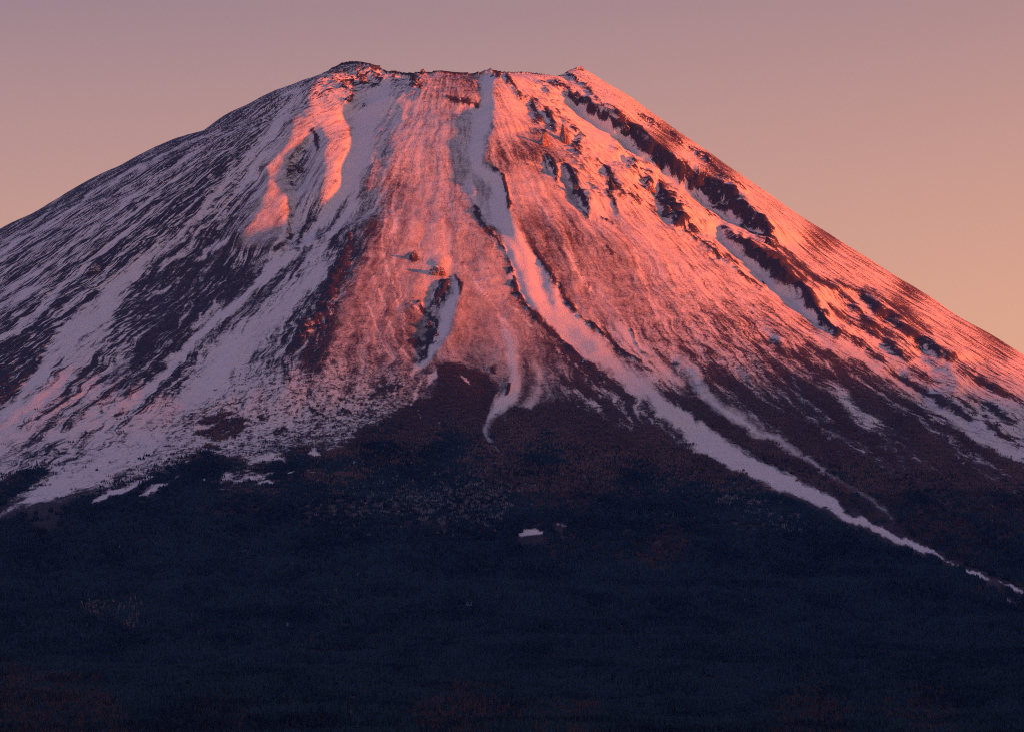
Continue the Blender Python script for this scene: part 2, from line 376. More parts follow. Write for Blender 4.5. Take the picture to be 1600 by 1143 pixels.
# growth: u, v, density, brownness, paleness
growth = [
 (0,830,1,.1,0),(60,760,.55,.35,0),(150,800,1,.15,0),(220,770,1,.3,0),(300,760,1,.15,0),(320,720,.9,.3,0),(280,690,.35,.5,0),(345,655,.9,.6,0),(400,680,.25,.6,0),(450,640,.22,.6,0),(500,690,.8,.6,0),(450,730,.9,.3,0),(530,720,1,.45,0),
 (600,700,1,.4,.05),(650,640,.9,.7,0),(720,600,.9,.9,0),(740,640,1,.7,0),(700,700,1,.35,0),(780,720,1,.55,.05),(830,660,1,.75,0),(900,650,.9,.9,0),(960,650,.8,.95,0),(850,700,1,.3,0),
 (600,790,1,.3,.6),(700,795,1,.3,.8),(760,790,1,.3,.7),(640,750,1,.25,.25),(550,800,1,.5,.3),(840,770,1,.6,.2),(900,760,1,.8,.1),(1000,740,1,.4,0),(1000,690,1,.9,0),(1080,720,1,.6,0),(1060,780,1,.35,.15),(1150,770,1,.4,.35),(1220,820,1,.3,.4),(1300,850,1,.2,.1),(950,810,1,.15,0),(1050,840,1,.8,0),(900,820,1,.6,0),
 (1100,620,.8,.9,0),(1150,600,.55,.95,0),(1180,640,.9,.9,0),(1240,660,.95,1.,0),(1200,720,1,.6,0),(1280,740,1,.5,0),(1290,700,.95,.9,0),(1300,640,.8,.7,.1),(1270,600,.5,.9,0),(1330,720,1,.6,0),(1350,640,.7,1.,0),(1300,580,.6,1.,0),(1400,650,.85,.9,0),(1360,790,1,.6,0),(1440,720,1,.9,0),(1400,800,1,.5,0),(1480,760,1,.6,0),(1440,640,.6,1.,0),(1500,690,.8,.9,0),(1550,750,.9,.9,.1),(1470,820,1,.8,0),(1560,820,1,.6,0),(1600,780,1,.7,0),(1520,870,1,.7,0),(1600,880,1,.5,0),
 (100,900,1,.0,0),(300,850,1,.05,.05),(480,830,1,.25,.05),(600,840,1,.15,0),(800,840,1,.15,0),(500,900,1,.0,0),(700,900,1,.0,0),(900,920,1,.0,0),(1100,890,1,.2,0),(1300,890,1,.15,0),(1500,950,1,.4,0),(1450,900,1,.05,0),(1250,960,1,.05,0),(1100,1000,1,.0,0),(700,1000,1,.0,0),(300,1000,1,.0,0),(400,960,1,.05,0),(180,955,1,.1,.2),(60,1000,1,.0,0),(1500,1020,1,.1,0),(1340,1030,1,.3,0),(1000,1060,1,.25,0),(850,1070,1,.5,0),(1200,1060,1,.3,0),(600,1050,1,.1,0),(480,1015,1,.4,0),(280,1090,1,.5,0),(340,1110,1,.6,0),(80,1100,1,.9,0),(30,1070,1,.9,0),(150,1130,1,.9,0),(230,1060,1,.05,0),(500,1120,1,.2,0),(700,1125,1,.9,0),(900,1130,1,.7,0),(1150,1110,1,.1,0),(1250,1120,1,.9,0),(1450,1125,1,.8,0),(1570,1130,1,.0,0),(1000,1100,1,.2,0),
 (600,400,0,.5,0),(200,450,0,.5,0),(1000,400,0,.5,0),(400,550,0,.5,0),(1300,460,0,.5,0),(100,600,0,.5,0),(800,520,.0,.6,0),(560,600,.1,.6,0),(1500,560,0,.6,0),(240,640,.05,.5,0),(1000,560,.0,.6,0),(20,700,.05,.5,0),(1060,570,.1,.8,0),(700,520,0,.6,0),(900,580,.15,.8,0),(150,710,.1,.5,0),(1450,590,.05,.8,0),(620,570,.05,.5,0),
]
VEG, BROWN, PALE = spread(growth, 40)

# larger dark patches of wood and heath in the snow, and wooded outlines
for p in [
 [(292,742),(300,715),(320,708),(345,714),(380,722),(384,728),(345,738),(320,745)],
 [(400,735),(395,728),(450,722),(448,710),(470,690),(482,700),(508,712),(540,700),(556,690),(570,668),(600,662),(625,650),(640,634),(655,625),(668,640),(660,662),(675,680),(700,690),(700,740),(450,745)],
 [(687,572),(712,566),(735,572),(760,590),(775,606),(770,640),(755,662),(750,700),(690,700),(682,650),(672,632),(686,610)],
 [(790,648),(812,634),(840,640),(870,632),(900,640),(925,652),(950,664),(985,690),(1000,720),(780,720),(778,690)],
 [(0,755),(30,738),(65,730),(78,736),(50,755),(20,768),(0,776)],
 [(130,800),(140,790),(170,772),(205,768),(215,775),(195,792),(190,810),(130,812)],
 [(205,765),(225,750),(262,742),(300,735),(310,748),(270,760),(232,772),(205,784)],
 ]:
    fill(SNOW, p, 0.05, 5, 1, 2.2)
    fill(CON, p, 0.5, 8, .8, 2)
    fill(VEG, p, 1.0, 3, 1, 1.6)

PALE *= .25
fill(PALE, [(470,786),(560,778),(640,768),(700,762),(790,757),(794,800),(782,816),(700,812),(600,808),(480,806)], .55, 6, 1, 2)
fill(PALE, [(640,772),(790,760),(790,812),(690,810),(650,800)], 1.0, 6, 1, 2)
fill(PALE, [(1130,760),(1200,790),(1270,830),(1250,838),(1180,810),(1120,775)], .45, 6, 1, 2)
for p in [[(308,661,3),(335,653,5),(366,646,2)], [(304,681,3),(330,673,6),(360,663,6),(390,657,2)], [(335,684,2),(365,676,4),(385,670,2)], [(405,652,2),(418,648,3)], [(318,700,3),(345,695,3)], [(425,676,2),(450,668,2)]]:
    q = ragged(p, .3, .5, 8)
    paint(SNOW, q, .10, 4, .9, 2.2); paint(VEG, q, 1.0, 3, .9, 2.2); paint(BROWN, q, .6, 4, .8)

# strips of brown heath that run down the right flank between the snow tracks
heath = [
 [(1030,618,6),(1075,634,12),(1130,668,14),(1200,705,14),(1270,745,16),(1340,790,18),(1400,835,14)],
 [(1110,575,6),(1150,605,12),(1200,640,14),(1260,685,18),(1330,730,20),(1400,775,22)],
 [(1180,540,5),(1215,575,8),(1262,610,10),(1300,640,13)],
 [(1220,545,4),(1262,565,6),(1310,592,8),(1350,620,8),(1400,650,8),(1460,690,10),(1520,725,12)],
 [(1260,545,5),(1300,560,9),(1345,590,10),(1400,625,12),(1450,655,12),(1520,700,12),(1590,735,12)],
 [(1250,605,5),(1275,625,14),(1300,645,18),(1330,670,14)],
 [(1330,560,4),(1380,590,6),(1420,615,8),(1470,640,8),(1520,672,9)],
 [(880,590,5),(920,612,8),(965,640,8),(1000,668,10),(1060,705,14),(1120,745,16)],
 [(870,545,3),(905,572,5),(945,600,6),(990,630,6)],
 ]
for p in heath:
    p = [(q[0], q[1], q[2] * .8) for q in p]
    paint(SNOW, p, 0.20, 7, .6, 1.8)
    paint(CON, p, .6, 9, .8, 1.5)
    paint(VEG, p, .95, 6, .8, 1.8)
    paint(BROWN, p, .95, 6, .7, 1)

# snow: gullies, tracks, drifts and patches (u, v, half width)
S = []
couloir = [(766,108,9),(762,122,14),(763,140,9),(762,167,12),(752,187,18),(746,210,15),(747,230,11),(743,250,13),(750,266,13),(773,280,10),(778,300,11),(777,320,17),(782,345,19),(800,370,17),(812,400,24),(830,430,26),(846,460,26),(866,490,24),(888,510,28),(913,534,30),(942,558,20),(966,578,14),(995,600,20),(1014,615,17),(1040,638,17),(1073,662,20),(1100,688,22),(1150,716,22),(1216,749,19),(1286,782,17),(1315,805,11),(1365,823,10),(1400,841,13),(1445,857,10),(1483,877,8),(1526,895,8),(1555,912,6)]
S.append((couloir[:20], .93, 2)); S.append((couloir[19:24], .90, 4)); S.append((couloir[23:], .92, 4))
S.append(([(1555,912,5),(1562,926,5),(1575,938,8),(1590,942,4)], .7, 2))
S.append(([(1548,905,4),(1580,915,6),(1610,926,6)], .75, 2))
S.append(([(738,270,6),(735,290,7),(742,305,5),(752,325,4),(765,345,6)], .85, 2))
S.append(([(788,372,6),(797,395,6),(806,420,5),(818,450,7),(836,480,7)], .9, 2))
track2 = [(1060,556,6),(1076,572,10),(1090,600,10),(1104,622,12),(1131,638,13),(1159,655,11),(1189,676,10),(1231,697,8),(1265,720,5),(1299,744,3.5),(1333,765,2.5),(1360,782,4),(1388,803,5),(1411,828,4)]
S.append((track2, .86, 4))
track3 = [(1236,578,3),(1244,594,4),(1258,628,4),(1282,659,4),(1313,683,5),(1350,707,6),(1381,731,4),(1408,751,3)]
S.append((track3, .62, 5))
track4 = [(1290,592,6),(1309,608,8),(1330,638,11),(1353,658,14),(1370,664,9),(1377,690,5),(1401,710,6),(1425,741,4),(1463,772,4),(1497,795,5),(1517,813,3),(1555,830,3),(1586,843,3)]
S.append((track4[:5], .74, 4)); S.append((track4[4:], .56, 5))
track5 = [(1325,580,4),(1340,590,4),(1367,611,4),(1391,626,3),(1422,645,2.5),(1452,662,2.5),(1497,693,3),(1538,720,5),(1589,751,4)]
S.append((track5, .60, 4))
S.append(([(1040,610,4),(1000,570,3)], .8, 3)); S.append(([(960,620,4),(975,645,3),(990,660,2)], .75, 3))
S.append(([(1230,430,8),(1262,470,8),(1290,505,6),(1330,545,5),(1370,575,5),(1420,606,5),(1470,640,6),(1530,685,7),(1600,715,8)], .86, 4))
S.append(([(1110,345,3),(1135,372,4),(1155,394,4),(1190,432,7),(1225,466,8),(1255,490,5)], .86, 3))
# left couloirs and drifts
couloir_left = [(597,116,9),(606,130,9),(590,155,16),(576,185,18),(562,215,18),(566,235,18),(555,258,18),(542,290,13),(522,318,9),(500,347,8),(483,367,8),(449,404,7),(415,434,6),(385,455,6),(364,477,8),(324,514,8),(287,551,8),(250,589,8),(216,619,8),(169,649,6),(135,666,5),(84,682,6),(40,697,8),(0,710,9),(-60,735,10)]
S.append((couloir_left, .93, 3))
fan = [(512,395,8),(496,420,14),(472,447,18),(432,481,21),(388,521,24),(354,555,25),(317,599,22),(287,626,17),(256,649,14),(230,672,14)]
S.append((fan, .72, 8))
S.append(([(500,425,6),(455,470,9),(405,520,12),(365,562,14),(325,602,14),(290,632,10)], .84, 6))
S.append(([(230,672,18),(202,700,22),(152,734,24),(101,758,20),(51,780,14),(14,797,8),(-40,820,8)], .74, 5))
drift = [(300,352,5),(280,370,7),(250,394,8),(216,413,11),(189,440,17),(159,487,22),(111,524,22),(85,550,17),(62,585,14),(35,618,10),(0,646,10),(-50,672,10)]
S.append((drift, .80, 4))
S.append(([(170,500,8),(140,540,10),(110,575,12),(70,620,14),(30,650,14),(-20,690,16)], .74, 6))
S.append(([(205,560,8),(160,600,10),(110,640,14),(60,680,16),(0,715,18),(-60,740,18)], .66, 8))
for p in [
 [(478,135,4),(455,161,5),(430,195,6),(412,222,7),(395,245,5),(364,276,7),(331,313,8),(312,340,7),(288,362,4)],
 [(465,150,4),(440,190,5),(415,230,6),(400,262,5),(372,300,5),(345,330,4)],
 [(490,130,3),(470,140,3),(440,150,3)],
 [(380,196,2),(330,222,3),(287,250,5),(236,289,5),(189,323,5),(135,367,6),(84,404,6),(27,444,7),(-40,490,7)],
 [(340,206,2),(280,228,3),(240,250,4),(202,269,4),(152,299,4),(101,336,4),(34,377,4),(0,397,4),(-60,432,4)],
 [(300,260,3),(250,300,4),(205,335,4),(150,378,3),(95,420,3),(50,455,4),(10,486,4)],
 [(275,300,2),(220,345,3),(170,388,4),(128,420,4),(90,452,4),(60,480,4),(25,515,4),(-20,545,4)],
 [(75,426,4),(55,443,8),(25,465,8),(0,482,8),(-40,505,8)],
 [(130,424,4),(90,455,5),(70,480,4),(45,505,5),(0,530,6)],
 [(100,300,2),(60,345,3),(20,372,3),(0,385,3)],
 [(320,330,3),(300,365,2)],[(268,335,2),(255,357,2)],
 [(310,365,4),(290,395,5),(260,410,6),(240,430,5)],[(340,375,3),(318,398,5),(300,408,5)],[(330,395,4),(355,372,3)],
 [(290,430,3),(270,445,3),(240,460,2)],[(350,465,7),(325,490,7),(302,512,10)],[(300,480,5),(285,500,4),(278,512,3)],[(270,555,3),(245,565,5)],
 [(370,455,3),(340,480,2)],[(452,332,4),(446,355,5),(440,372,5),(425,390,4)],[(470,330,3),(462,350,2)],[(438,385,6),(425,408,6),(410,430,6),(395,440,6)],
 [(560,310,3),(548,330,4),(530,350,4),(512,372,4)],[(580,300,3),(560,325,2.5),(545,345,2)],[(605,298,2.5),(585,322,2.5),(562,352,2)],[(598,322,2),(585,340,1.8)],
 [(626,325,2),(620,345,2),(608,372,2)],
 [(500,465,6),(490,480,5),(505,495,3)],
 ]:
    S.append((p, .90, 2))
# thin snow lines on the main ridge
for p in [
 [(604,330,1.2),(599,360,1.3),(598,380,1.5),(601,407,1.5),(608,430,1.5),(615,449,1.5),(623,470,1.5),(629,490,1.5),(630,509,1.5),(637,530,1.3)],
 [(618,300,1.2),(616,340,1.3),(615,380,1.5),(619,430,1.3),(628,460,1.3),(632,485,1.3),(633,505,1.2)],
 [(583,424,1.),(590,452,1.),(602,480,1.2),(612,515,1.2),(618,540,1.2)],
 [(572,470,1.),(588,505,1.),(598,540,1.1),(612,560,1.1)],
 [(632,455,1.),(645,475,1.2),(655,490,1.)],
 [(640,535,1.),(660,562,1.2)],[(618,540,1.1),(640,560,1.2)],
 [(717,400,1.5),(735,430,2),(760,460,2),(785,500,1.6),(810,520,1.6)],[(795,475,2),(830,510,1.4),(870,545,1.6),(920,590,1.6)],
 [(815,250,1.5),(845,262,1.5),(870,265,1.5)],[(826,272,1.5),(832,292,1.5),(845,320,2),(858,345,1)],
 [(880,385,2),(900,420,2.5),(930,465,3)],[(985,370,1.6),(994,395,1.5),(1002,430,1.6),(1020,475,1.6),(1050,530,1.6)],
 [(940,500,2),(985,545,2),(1020,580,2),(1060,610,2.5)],[(930,495,1.6),(975,545,1.6),(1010,580,2)],[(960,500,4),(1000,540,5),(1040,580,6),(1070,600,4)],
 [(640,636,1.5),(652,612,2),(664,590,2.5)],[(668,602,5),(676,588,5),(684,575,4)],[(720,582,4),(735,600,5)],
 [(655,640,1.5),(660,655,2)],[(682,650,2),(684,668,3)],
 ]:
    S.append((p, .88, 1.5))
floor_low = [(709,434,4),(714,456,7),(702,482,10),(695,504,11),(684,528,11),(673,550,8),(656,572,5),(642,583,3)]
S.append((floor_low, .96, 2))
sub = [(786,506,4),(796,534,9),(799,556,11),(802,578,9),(807,600,8),(798,622,13),(784,633,14),(772,643,8),(763,655,4),(755,668,4),(762,684,2),(772,700,2),(785,715,2)]
S.append((sub, .92, 3))
S.append(([(835,568,2),(840,583,2),(842,600,2),(840,616,3),(833,632,7),(815,633,5)], .86, 3))
S.append(([(790,648,2),(786,660,2)], .8, 3))
for p in [
 [(1120,600,1.5),(1180,650,2),(1240,692,1.5)],[(1195,598,2),(1250,640,2),(1300,688,1.5)],[(1085,600,2),(1120,625,2)],[(1440,660,1.5),(1500,705,2),(1560,745,2),(1600,772,1.5)],
 [(1400,690,1.5),(1450,725,2),(1500,760,1.5)],[(1480,700,1.5),(1540,742,2),(1605,780,1.5)],[(1260,620,2),(1300,660,1.5)],[(1150,590,2.5),(1200,625,2),(1230,650,1.5)],[(1340,640,2),(1390,672,2),(1440,705,1.5)],
 [(1385,600,2.5),(1430,628,2.5),(1480,662,2)],[(1010,650,1.5),(1050,680,1.5),(1085,705,1)],[(900,610,2),(940,640,2)],[(930,600,2.5),(975,625,2.5),(1005,645,2)],[(1300,700,1.5),(1340,732,1.5)],[(1220,720,1.2),(1265,752,1.2)],
 ]:
    S.append((p, .66, 3))
# isolated patches below
for p in [
 [(482,708,4),(488,703,5),(502,709,2)],[(390,722,5),(412,713,7),(440,714,7),(447,721,3)],[(345,752,6),(355,742,7),(368,752,5)],[(372,752,4),(395,748,5),(415,742,6),(432,740,3)],[(400,756,4),(420,752,3),(434,757,3)],
 [(312,752,3),(325,744,3)],[(340,762,2),(358,765,1.5)],[(446,743,1.8),(462,737,1.8)],[(476,736,1.6),(494,739,2)],[(548,722,2),(556,720,2)],[(325,795,1.4),(348,795,1.8)],[(469,805,1.3),(487,803,1.3)],
 [(806,838,2),(820,833,3.5),(838,831,3.5),(854,833,1.5)],[(866,817,1.5),(880,820,2.4),(888,822,1.6)],[(836,814,1.2),(858,816,1.2)],[(859,861,2),(869,860,2.5)],[(878,836,1),(886,839,1)],[(1018,848,1),(1030,849,1)],[(972,823,1),(980,824,1)],
 [(455,668,5),(448,660,4)],[(210,780,3),(235,765,5),(260,752,4)],[(130,790,3),(165,774,5),(200,764,5),(240,744,5)],[(200,775,2),(225,764,3),(265,752,4),(285,740,3)],
 ]:
    S.append((p, .92, 2))
track4a = track4
for p, v, so in S:
    big = max(q[2] for q in p)
    p = ragged(p, .12 if big < 8 else .04, .14 if big > 9 else .35 if big > 4 else .5)
    if big > 9: p[:, 2] *= .78
    if p[:, 0].max() < 500 and big <= 9: p[:, 2] *= .66; v = min(v, .78)
    lone = p[:, 1].min() > 690 and big < 8 and p[:, 0].max() < 1050
    if lone: v = .80
    tiny = big <= 5 and p[:, 1].min() > 690 and 300 < p[:, 0].max() < 1050
    if tiny: v = .97; so = .8; p[:, 2] = p[:, 2] * 1.1 + .5
    if big <= 3 and v > .7: v = .74
    paint(SNOW, p, v, so * 1.5 + (2 if big > 5 else 0), 1, 1.3)
    paint(VEG, p, 0.0, so + 1, 1 if v > .8 else .6)
    paint(CON, p, (.26 if big > 6 else .2) if v > .8 else .5, so + 1)
    if p[:, 1].min() > 570 and big > 12 and p[:, 0].min() > 800: paint(CON, p, .5, so + 1)
    paint(ROUGH, p, .25 if v > .8 else .6, so + 2)

# bare rock: bands, scarps, ribs; in places the dark tone stands in for shade
K = [
 ([(893,150,6),(905,158,9),(920,168,13),(950,187,10),(977,207,9),(1000,226,12),(1025,245,15),(1062,268,14),(1095,288,15),(1127,308,16),(1168,338,18),(1200,366,15),(1216,384,8)], .06, 2),
 ([(1130,356,5),(1150,372,9),(1178,394,14),(1222,418,13),(1252,448,11),(1276,488,9),(1306,518,8),(1347,543,6),(1380,562,4)], .05, 3),
 ([(1216,384,5),(1240,404,6),(1262,424,7),(1296,446,6),(1330,478,5),(1364,506,6),(1397,524,6),(1440,550,5),(1452,556,3)], .05, 2),
 ([(1310,441,5),(1330,452,8),(1354,466,10),(1384,492,9),(1418,514,8),(1448,537,7),(1489,562,6),(1520,580,4)], .05, 2),
 ([(1352,448,2),(1384,468,3),(1410,487,4),(1440,508,6),(1455,520,4)], .08, 2),
 ([(1300,478,3),(1322,492,4),(1354,514,6),(1384,537,6),(1418,564,5)], .06, 2),
 ([(1378,530,2),(1400,545,4),(1425,562,4)], .08, 2),
 ([(1380,575,3),(1420,598,4),(1452,615,5),(1483,635,6),(1510,652,5)], .08, 2),
 ([(1420,575,3),(1445,590,4),(1452,600,3)], .08, 2),([(1440,583,2),(1470,600,3)], .1, 2),
 ([(1500,578,3),(1525,592,5),(1550,605,6),(1580,618,5)], .1, 2),([(1510,610,4),(1535,628,6),(1560,645,6),(1590,660,6)], .1, 2),([(1500,625,3),(1520,640,4)], .1, 2),
 ([(1535,650,5),(1555,673,6),(1592,695,5)], .08, 2),([(1560,610,3),(1600,634,4)], .1, 2),([(1520,560,2),(1560,585,2)], .15, 2),
 ([(998,178,2),(1012,186,3),(1030,198,3)], .08, 1.5),([(1048,210,2),(1066,222,3)], .1, 1.5),([(1078,230,2),(1095,245,4),(1110,257,4),(1144,284,3),(1165,298,2)], .08, 1.5),
 ([(884,115,2),(895,122,5),(910,132,4),(925,146,3),(945,162,2),(965,176,2),(990,192,2),(1010,210,2)], .1, 1.5),
 ([(790,119,2),(798,128,3),(806,134,2)], .1, 1.5),([(769,106,3),(775,114,5),(779,120,4)], .1, 1.5),
 ([(806,142,3),(810,152,3)], .15, 1.5),([(822,152,4),(830,160,5),(838,172,4)], .15, 2),([(838,182,4),(843,190,5)], .15, 2),([(832,203,3),(848,206,4)], .2, 2),
 ([(854,172,4),(858,186,4),(862,198,4),(866,206,3)], .12, 2),([(888,190,2),(900,206,3),(912,216,2)], .12, 1.5),([(893,218,5),(902,230,4),(906,245,3)], .12, 2),
 ([(846,134,3),(862,136,4),(880,140,5),(898,146,4)], .15, 1.5),
 ([(850,238,3),(858,250,5),(866,268,6),(870,280,4)], .18, 2),([(878,252,4),(888,264,6),(897,282,6),(905,298,6),(915,318,5),(921,338,4)], .18, 2),
 ([(934,252,3),(945,268,6),(955,282,7),(966,296,6),(975,302,5),(985,308,4),(1000,318,3)], .10, 2),
 ([(982,240,4),(990,256,5),(996,272,4)], .15, 2),([(1002,272,3),(1010,286,6),(1018,296,5)], .12, 2),
 ([(1032,288,4),(1036,305,8),(1048,322,9),(1062,342,9),(1075,358,6),(1085,368,4)], .10, 2),([(1065,330,4),(1078,344,5)], .12, 2),
 ([(1085,370,2),(1100,382,3),(1115,395,4),(1135,408,4),(1160,418,2)], .1, 1.5),([(1100,332,2),(1125,348,3)], .2, 2),
 ([(948,300,1.5),(955,312,2.5),(960,320,1.5)], .15, 1.5),([(950,384,1.5),(958,396,2)], .2, 1.5),([(940,340,1.2),(958,350,2)], .15, 1.2),
 ([(700,153,2),(718,157,3),(730,160,2),(745,168,1.5)], .15, 1.5),
 ([(614,112,4),(616,118,3)], .15, 1.5),([(640,122,6),(650,128,6)], .1, 1.5),([(646,135,3),(655,130,3)], .15, 1.5),
 ([(532,135,4),(540,128,5),(548,136,4)], .12, 1.5),([(560,124,7),(575,122,6)], .1, 1.5),([(600,122,2),(590,133,3),(580,142,2)], .12, 1.5),([(540,156,4),(548,154,2)], .12, 1.5),
 ([(575,162,3),(565,172,3)], .2, 1.5),
 # left flank dark ground
 ([(486,202,4),(490,215,4),(496,230,3)], .08, 1.5),([(478,232,9),(470,250,12),(463,268,10),(455,285,6)], .18, 3),([(452,262,3),(450,275,3)], .1, 2),
 ([(452,366,1.5),(438,382,2),(420,390,1.5),(400,392,1.5),(380,394,1.5)], .08, 1.5),
 ([(404,395,8),(380,404,14),(355,420,16),(330,440,16),(300,462,14)], .10, 5),([(400,430,10),(370,450,10),(345,462,8),(310,490,10),(290,520,10)], .12, 5),
 ([(270,530,12),(250,556,12),(230,580,12),(200,615,8)], .14, 6),
 ([(330,270,10),(310,290,16),(290,320,16),(265,345,14),(235,375,10),(205,395,8)], .16, 6),([(235,380,5),(200,398,8),(175,412,9),(150,435,9),(130,455,10),(105,480,12)], .14, 4),
 ([(110,485,7),(80,505,9),(60,530,14),(45,560,16),(25,590,16),(5,615,12)], .12, 4),([(120,470,8),(95,490,8),(75,500,8)], .15, 4),
 ([(150,405,4),(100,430,5),(60,440,4),(20,456,4),(-30,480,6)], .14, 3),([(115,360,4),(70,392,5),(30,420,6),(0,438,6)], .14, 4),
 ([(320,540,5),(295,560,6),(285,580,6),(268,610,5)], .14, 3),([(350,505,3),(320,535,4),(290,565,5),(250,605,6),(215,640,5)], .2, 4),
 ([(170,612,4),(120,640,5),(80,668,4),(50,690,4)], .2, 4),
 ([(495,346,6),(478,352,7),(470,372,6),(455,395,5)], .22, 3),([(450,430,4),(465,412,5)], .2, 3),
 ([(545,365,5),(535,385,7),(520,410,6),(530,420,10),(515,445,10)], .22, 6),([(510,455,8),(495,490,10),(480,510,12),(450,545,8)], .25, 7),  # with the next stroke, shade beside the lit ridge put in as dark ground
 ([(540,405,5),(525,440,7),(512,475,7),(500,510,8)], .25, 8),
 # gully scarps in the middle
 ([(670,490,5),(676,500,6),(681,512,6),(677,528,7),(668,540,7),(663,552,5),(655,562,3)], .05, 2),([(652,470,2),(658,485,3),(668,492,3)], .12, 1.5),([(640,533,2),(655,535,3),(662,538,2)], .1, 1.5),
 ([(710,432,2),(718,440,2),(721,455,1.5)], .15, 1.5),([(698,440,5),(692,455,8),(684,470,9),(672,482,6)], .28, 4),
 ([(788,388,2),(794,408,3),(800,430,3),(806,450,3),(818,475,4),(832,492,4),(845,505,2)], .22, 2),([(838,492,2),(850,508,2),(880,535,2),(900,555,3),(925,575,3),(950,595,2)], .15, 2),
 ([(745,320,3),(752,345,4),(770,372,3),(785,388,2)], .25, 2),([(838,395,3),(852,415,3),(868,440,3),(885,470,3),(905,495,3),(925,510,3)], .32, 3),
 ([(772,262,1.5),(784,276,1.5),(792,300,1.5),(797,325,1.5)], .12, 1.2),([(767,575,2),(772,584,2)], .1, 1.5),([(797,600,2),(790,618,2)], .15, 1.5),
 ([(985,516,1.5),(1000,545,2),(1020,560,1.5)], .2, 1.5),([(920,500,1.6),(960,540,2),(1000,565,1.6)], .2, 1.5),
 ([(576,620,1.5),(600,608,2),(630,600,1.5)], .12, 1.5),([(535,640,2),(545,645,2)], .12, 1.5),
 ([(480,632,2),(510,655,2),(530,660,1.5)], .25, 2),([(455,690,2),(485,675,2),(520,658,2)], .2, 2),
 ([(1150,420,1.5),(1165,432,2),(1190,455,1.5)], .15, 1.5),([(1190,440,1),(1198,452,1.8)], .15, 1.2),
 ([(645,398,4),(646,404,4)], .25, 2),
 ]
for p, v, so in K:
    long_ = p[0][0] > 1215 or p[0][0] < 480
    p = [(q[0], q[1], q[2] * (.9 if 1000 < q[0] < 1215 else .75 if q[0] > 880 else 1)) for q in p]
    p = ragged(p, .3, .3 if long_ else .55, 18 if long_ else 10)
    small = p[:, 2].max() < 10 and 800 < p[0, 0] < 1130 and p[0, 1] < 400
    left_ = p[0, 0] < 480
    if left_: v = v + .12
    paint(SNOW, p, v + .12, so * 2.2 + 1, .6 if small else .72 if 630 < p[0, 0] < 730 and p[0, 1] > 430 else .92, 1.8)
    paint(RED, p, .05, so + 3, .85)
    paint(CON, p, 1.05 if left_ else .75, so * 2 + 2, .9)
    paint(ROUGH, p, 1.5 if long_ else 2.6, so + 5, .9)

# craggy belts
for p, v in [([(846,140,8),(880,185,14),(905,235,18),(930,290,22),(965,300,20)], 2.4), ([(965,240,14),(1000,270,18),(1040,310,22),(1075,350,18),(1110,390,10)], 2.7),
             ([(520,120,14),(560,125,14),(600,120,10),(648,126,10)], 2.3), ([(1240,410,10),(1300,450,16),(1380,510,20),(1460,560,20),(1550,640,26)], 1.1), ([(470,140,14),(420,200,18),(360,280,22),(310,340,26)], 1.9), ([(640,480,8),(670,500,12),(665,540,10)], 1.8)]:
    paint(ROUGH, p, v, 14, .9, 2)

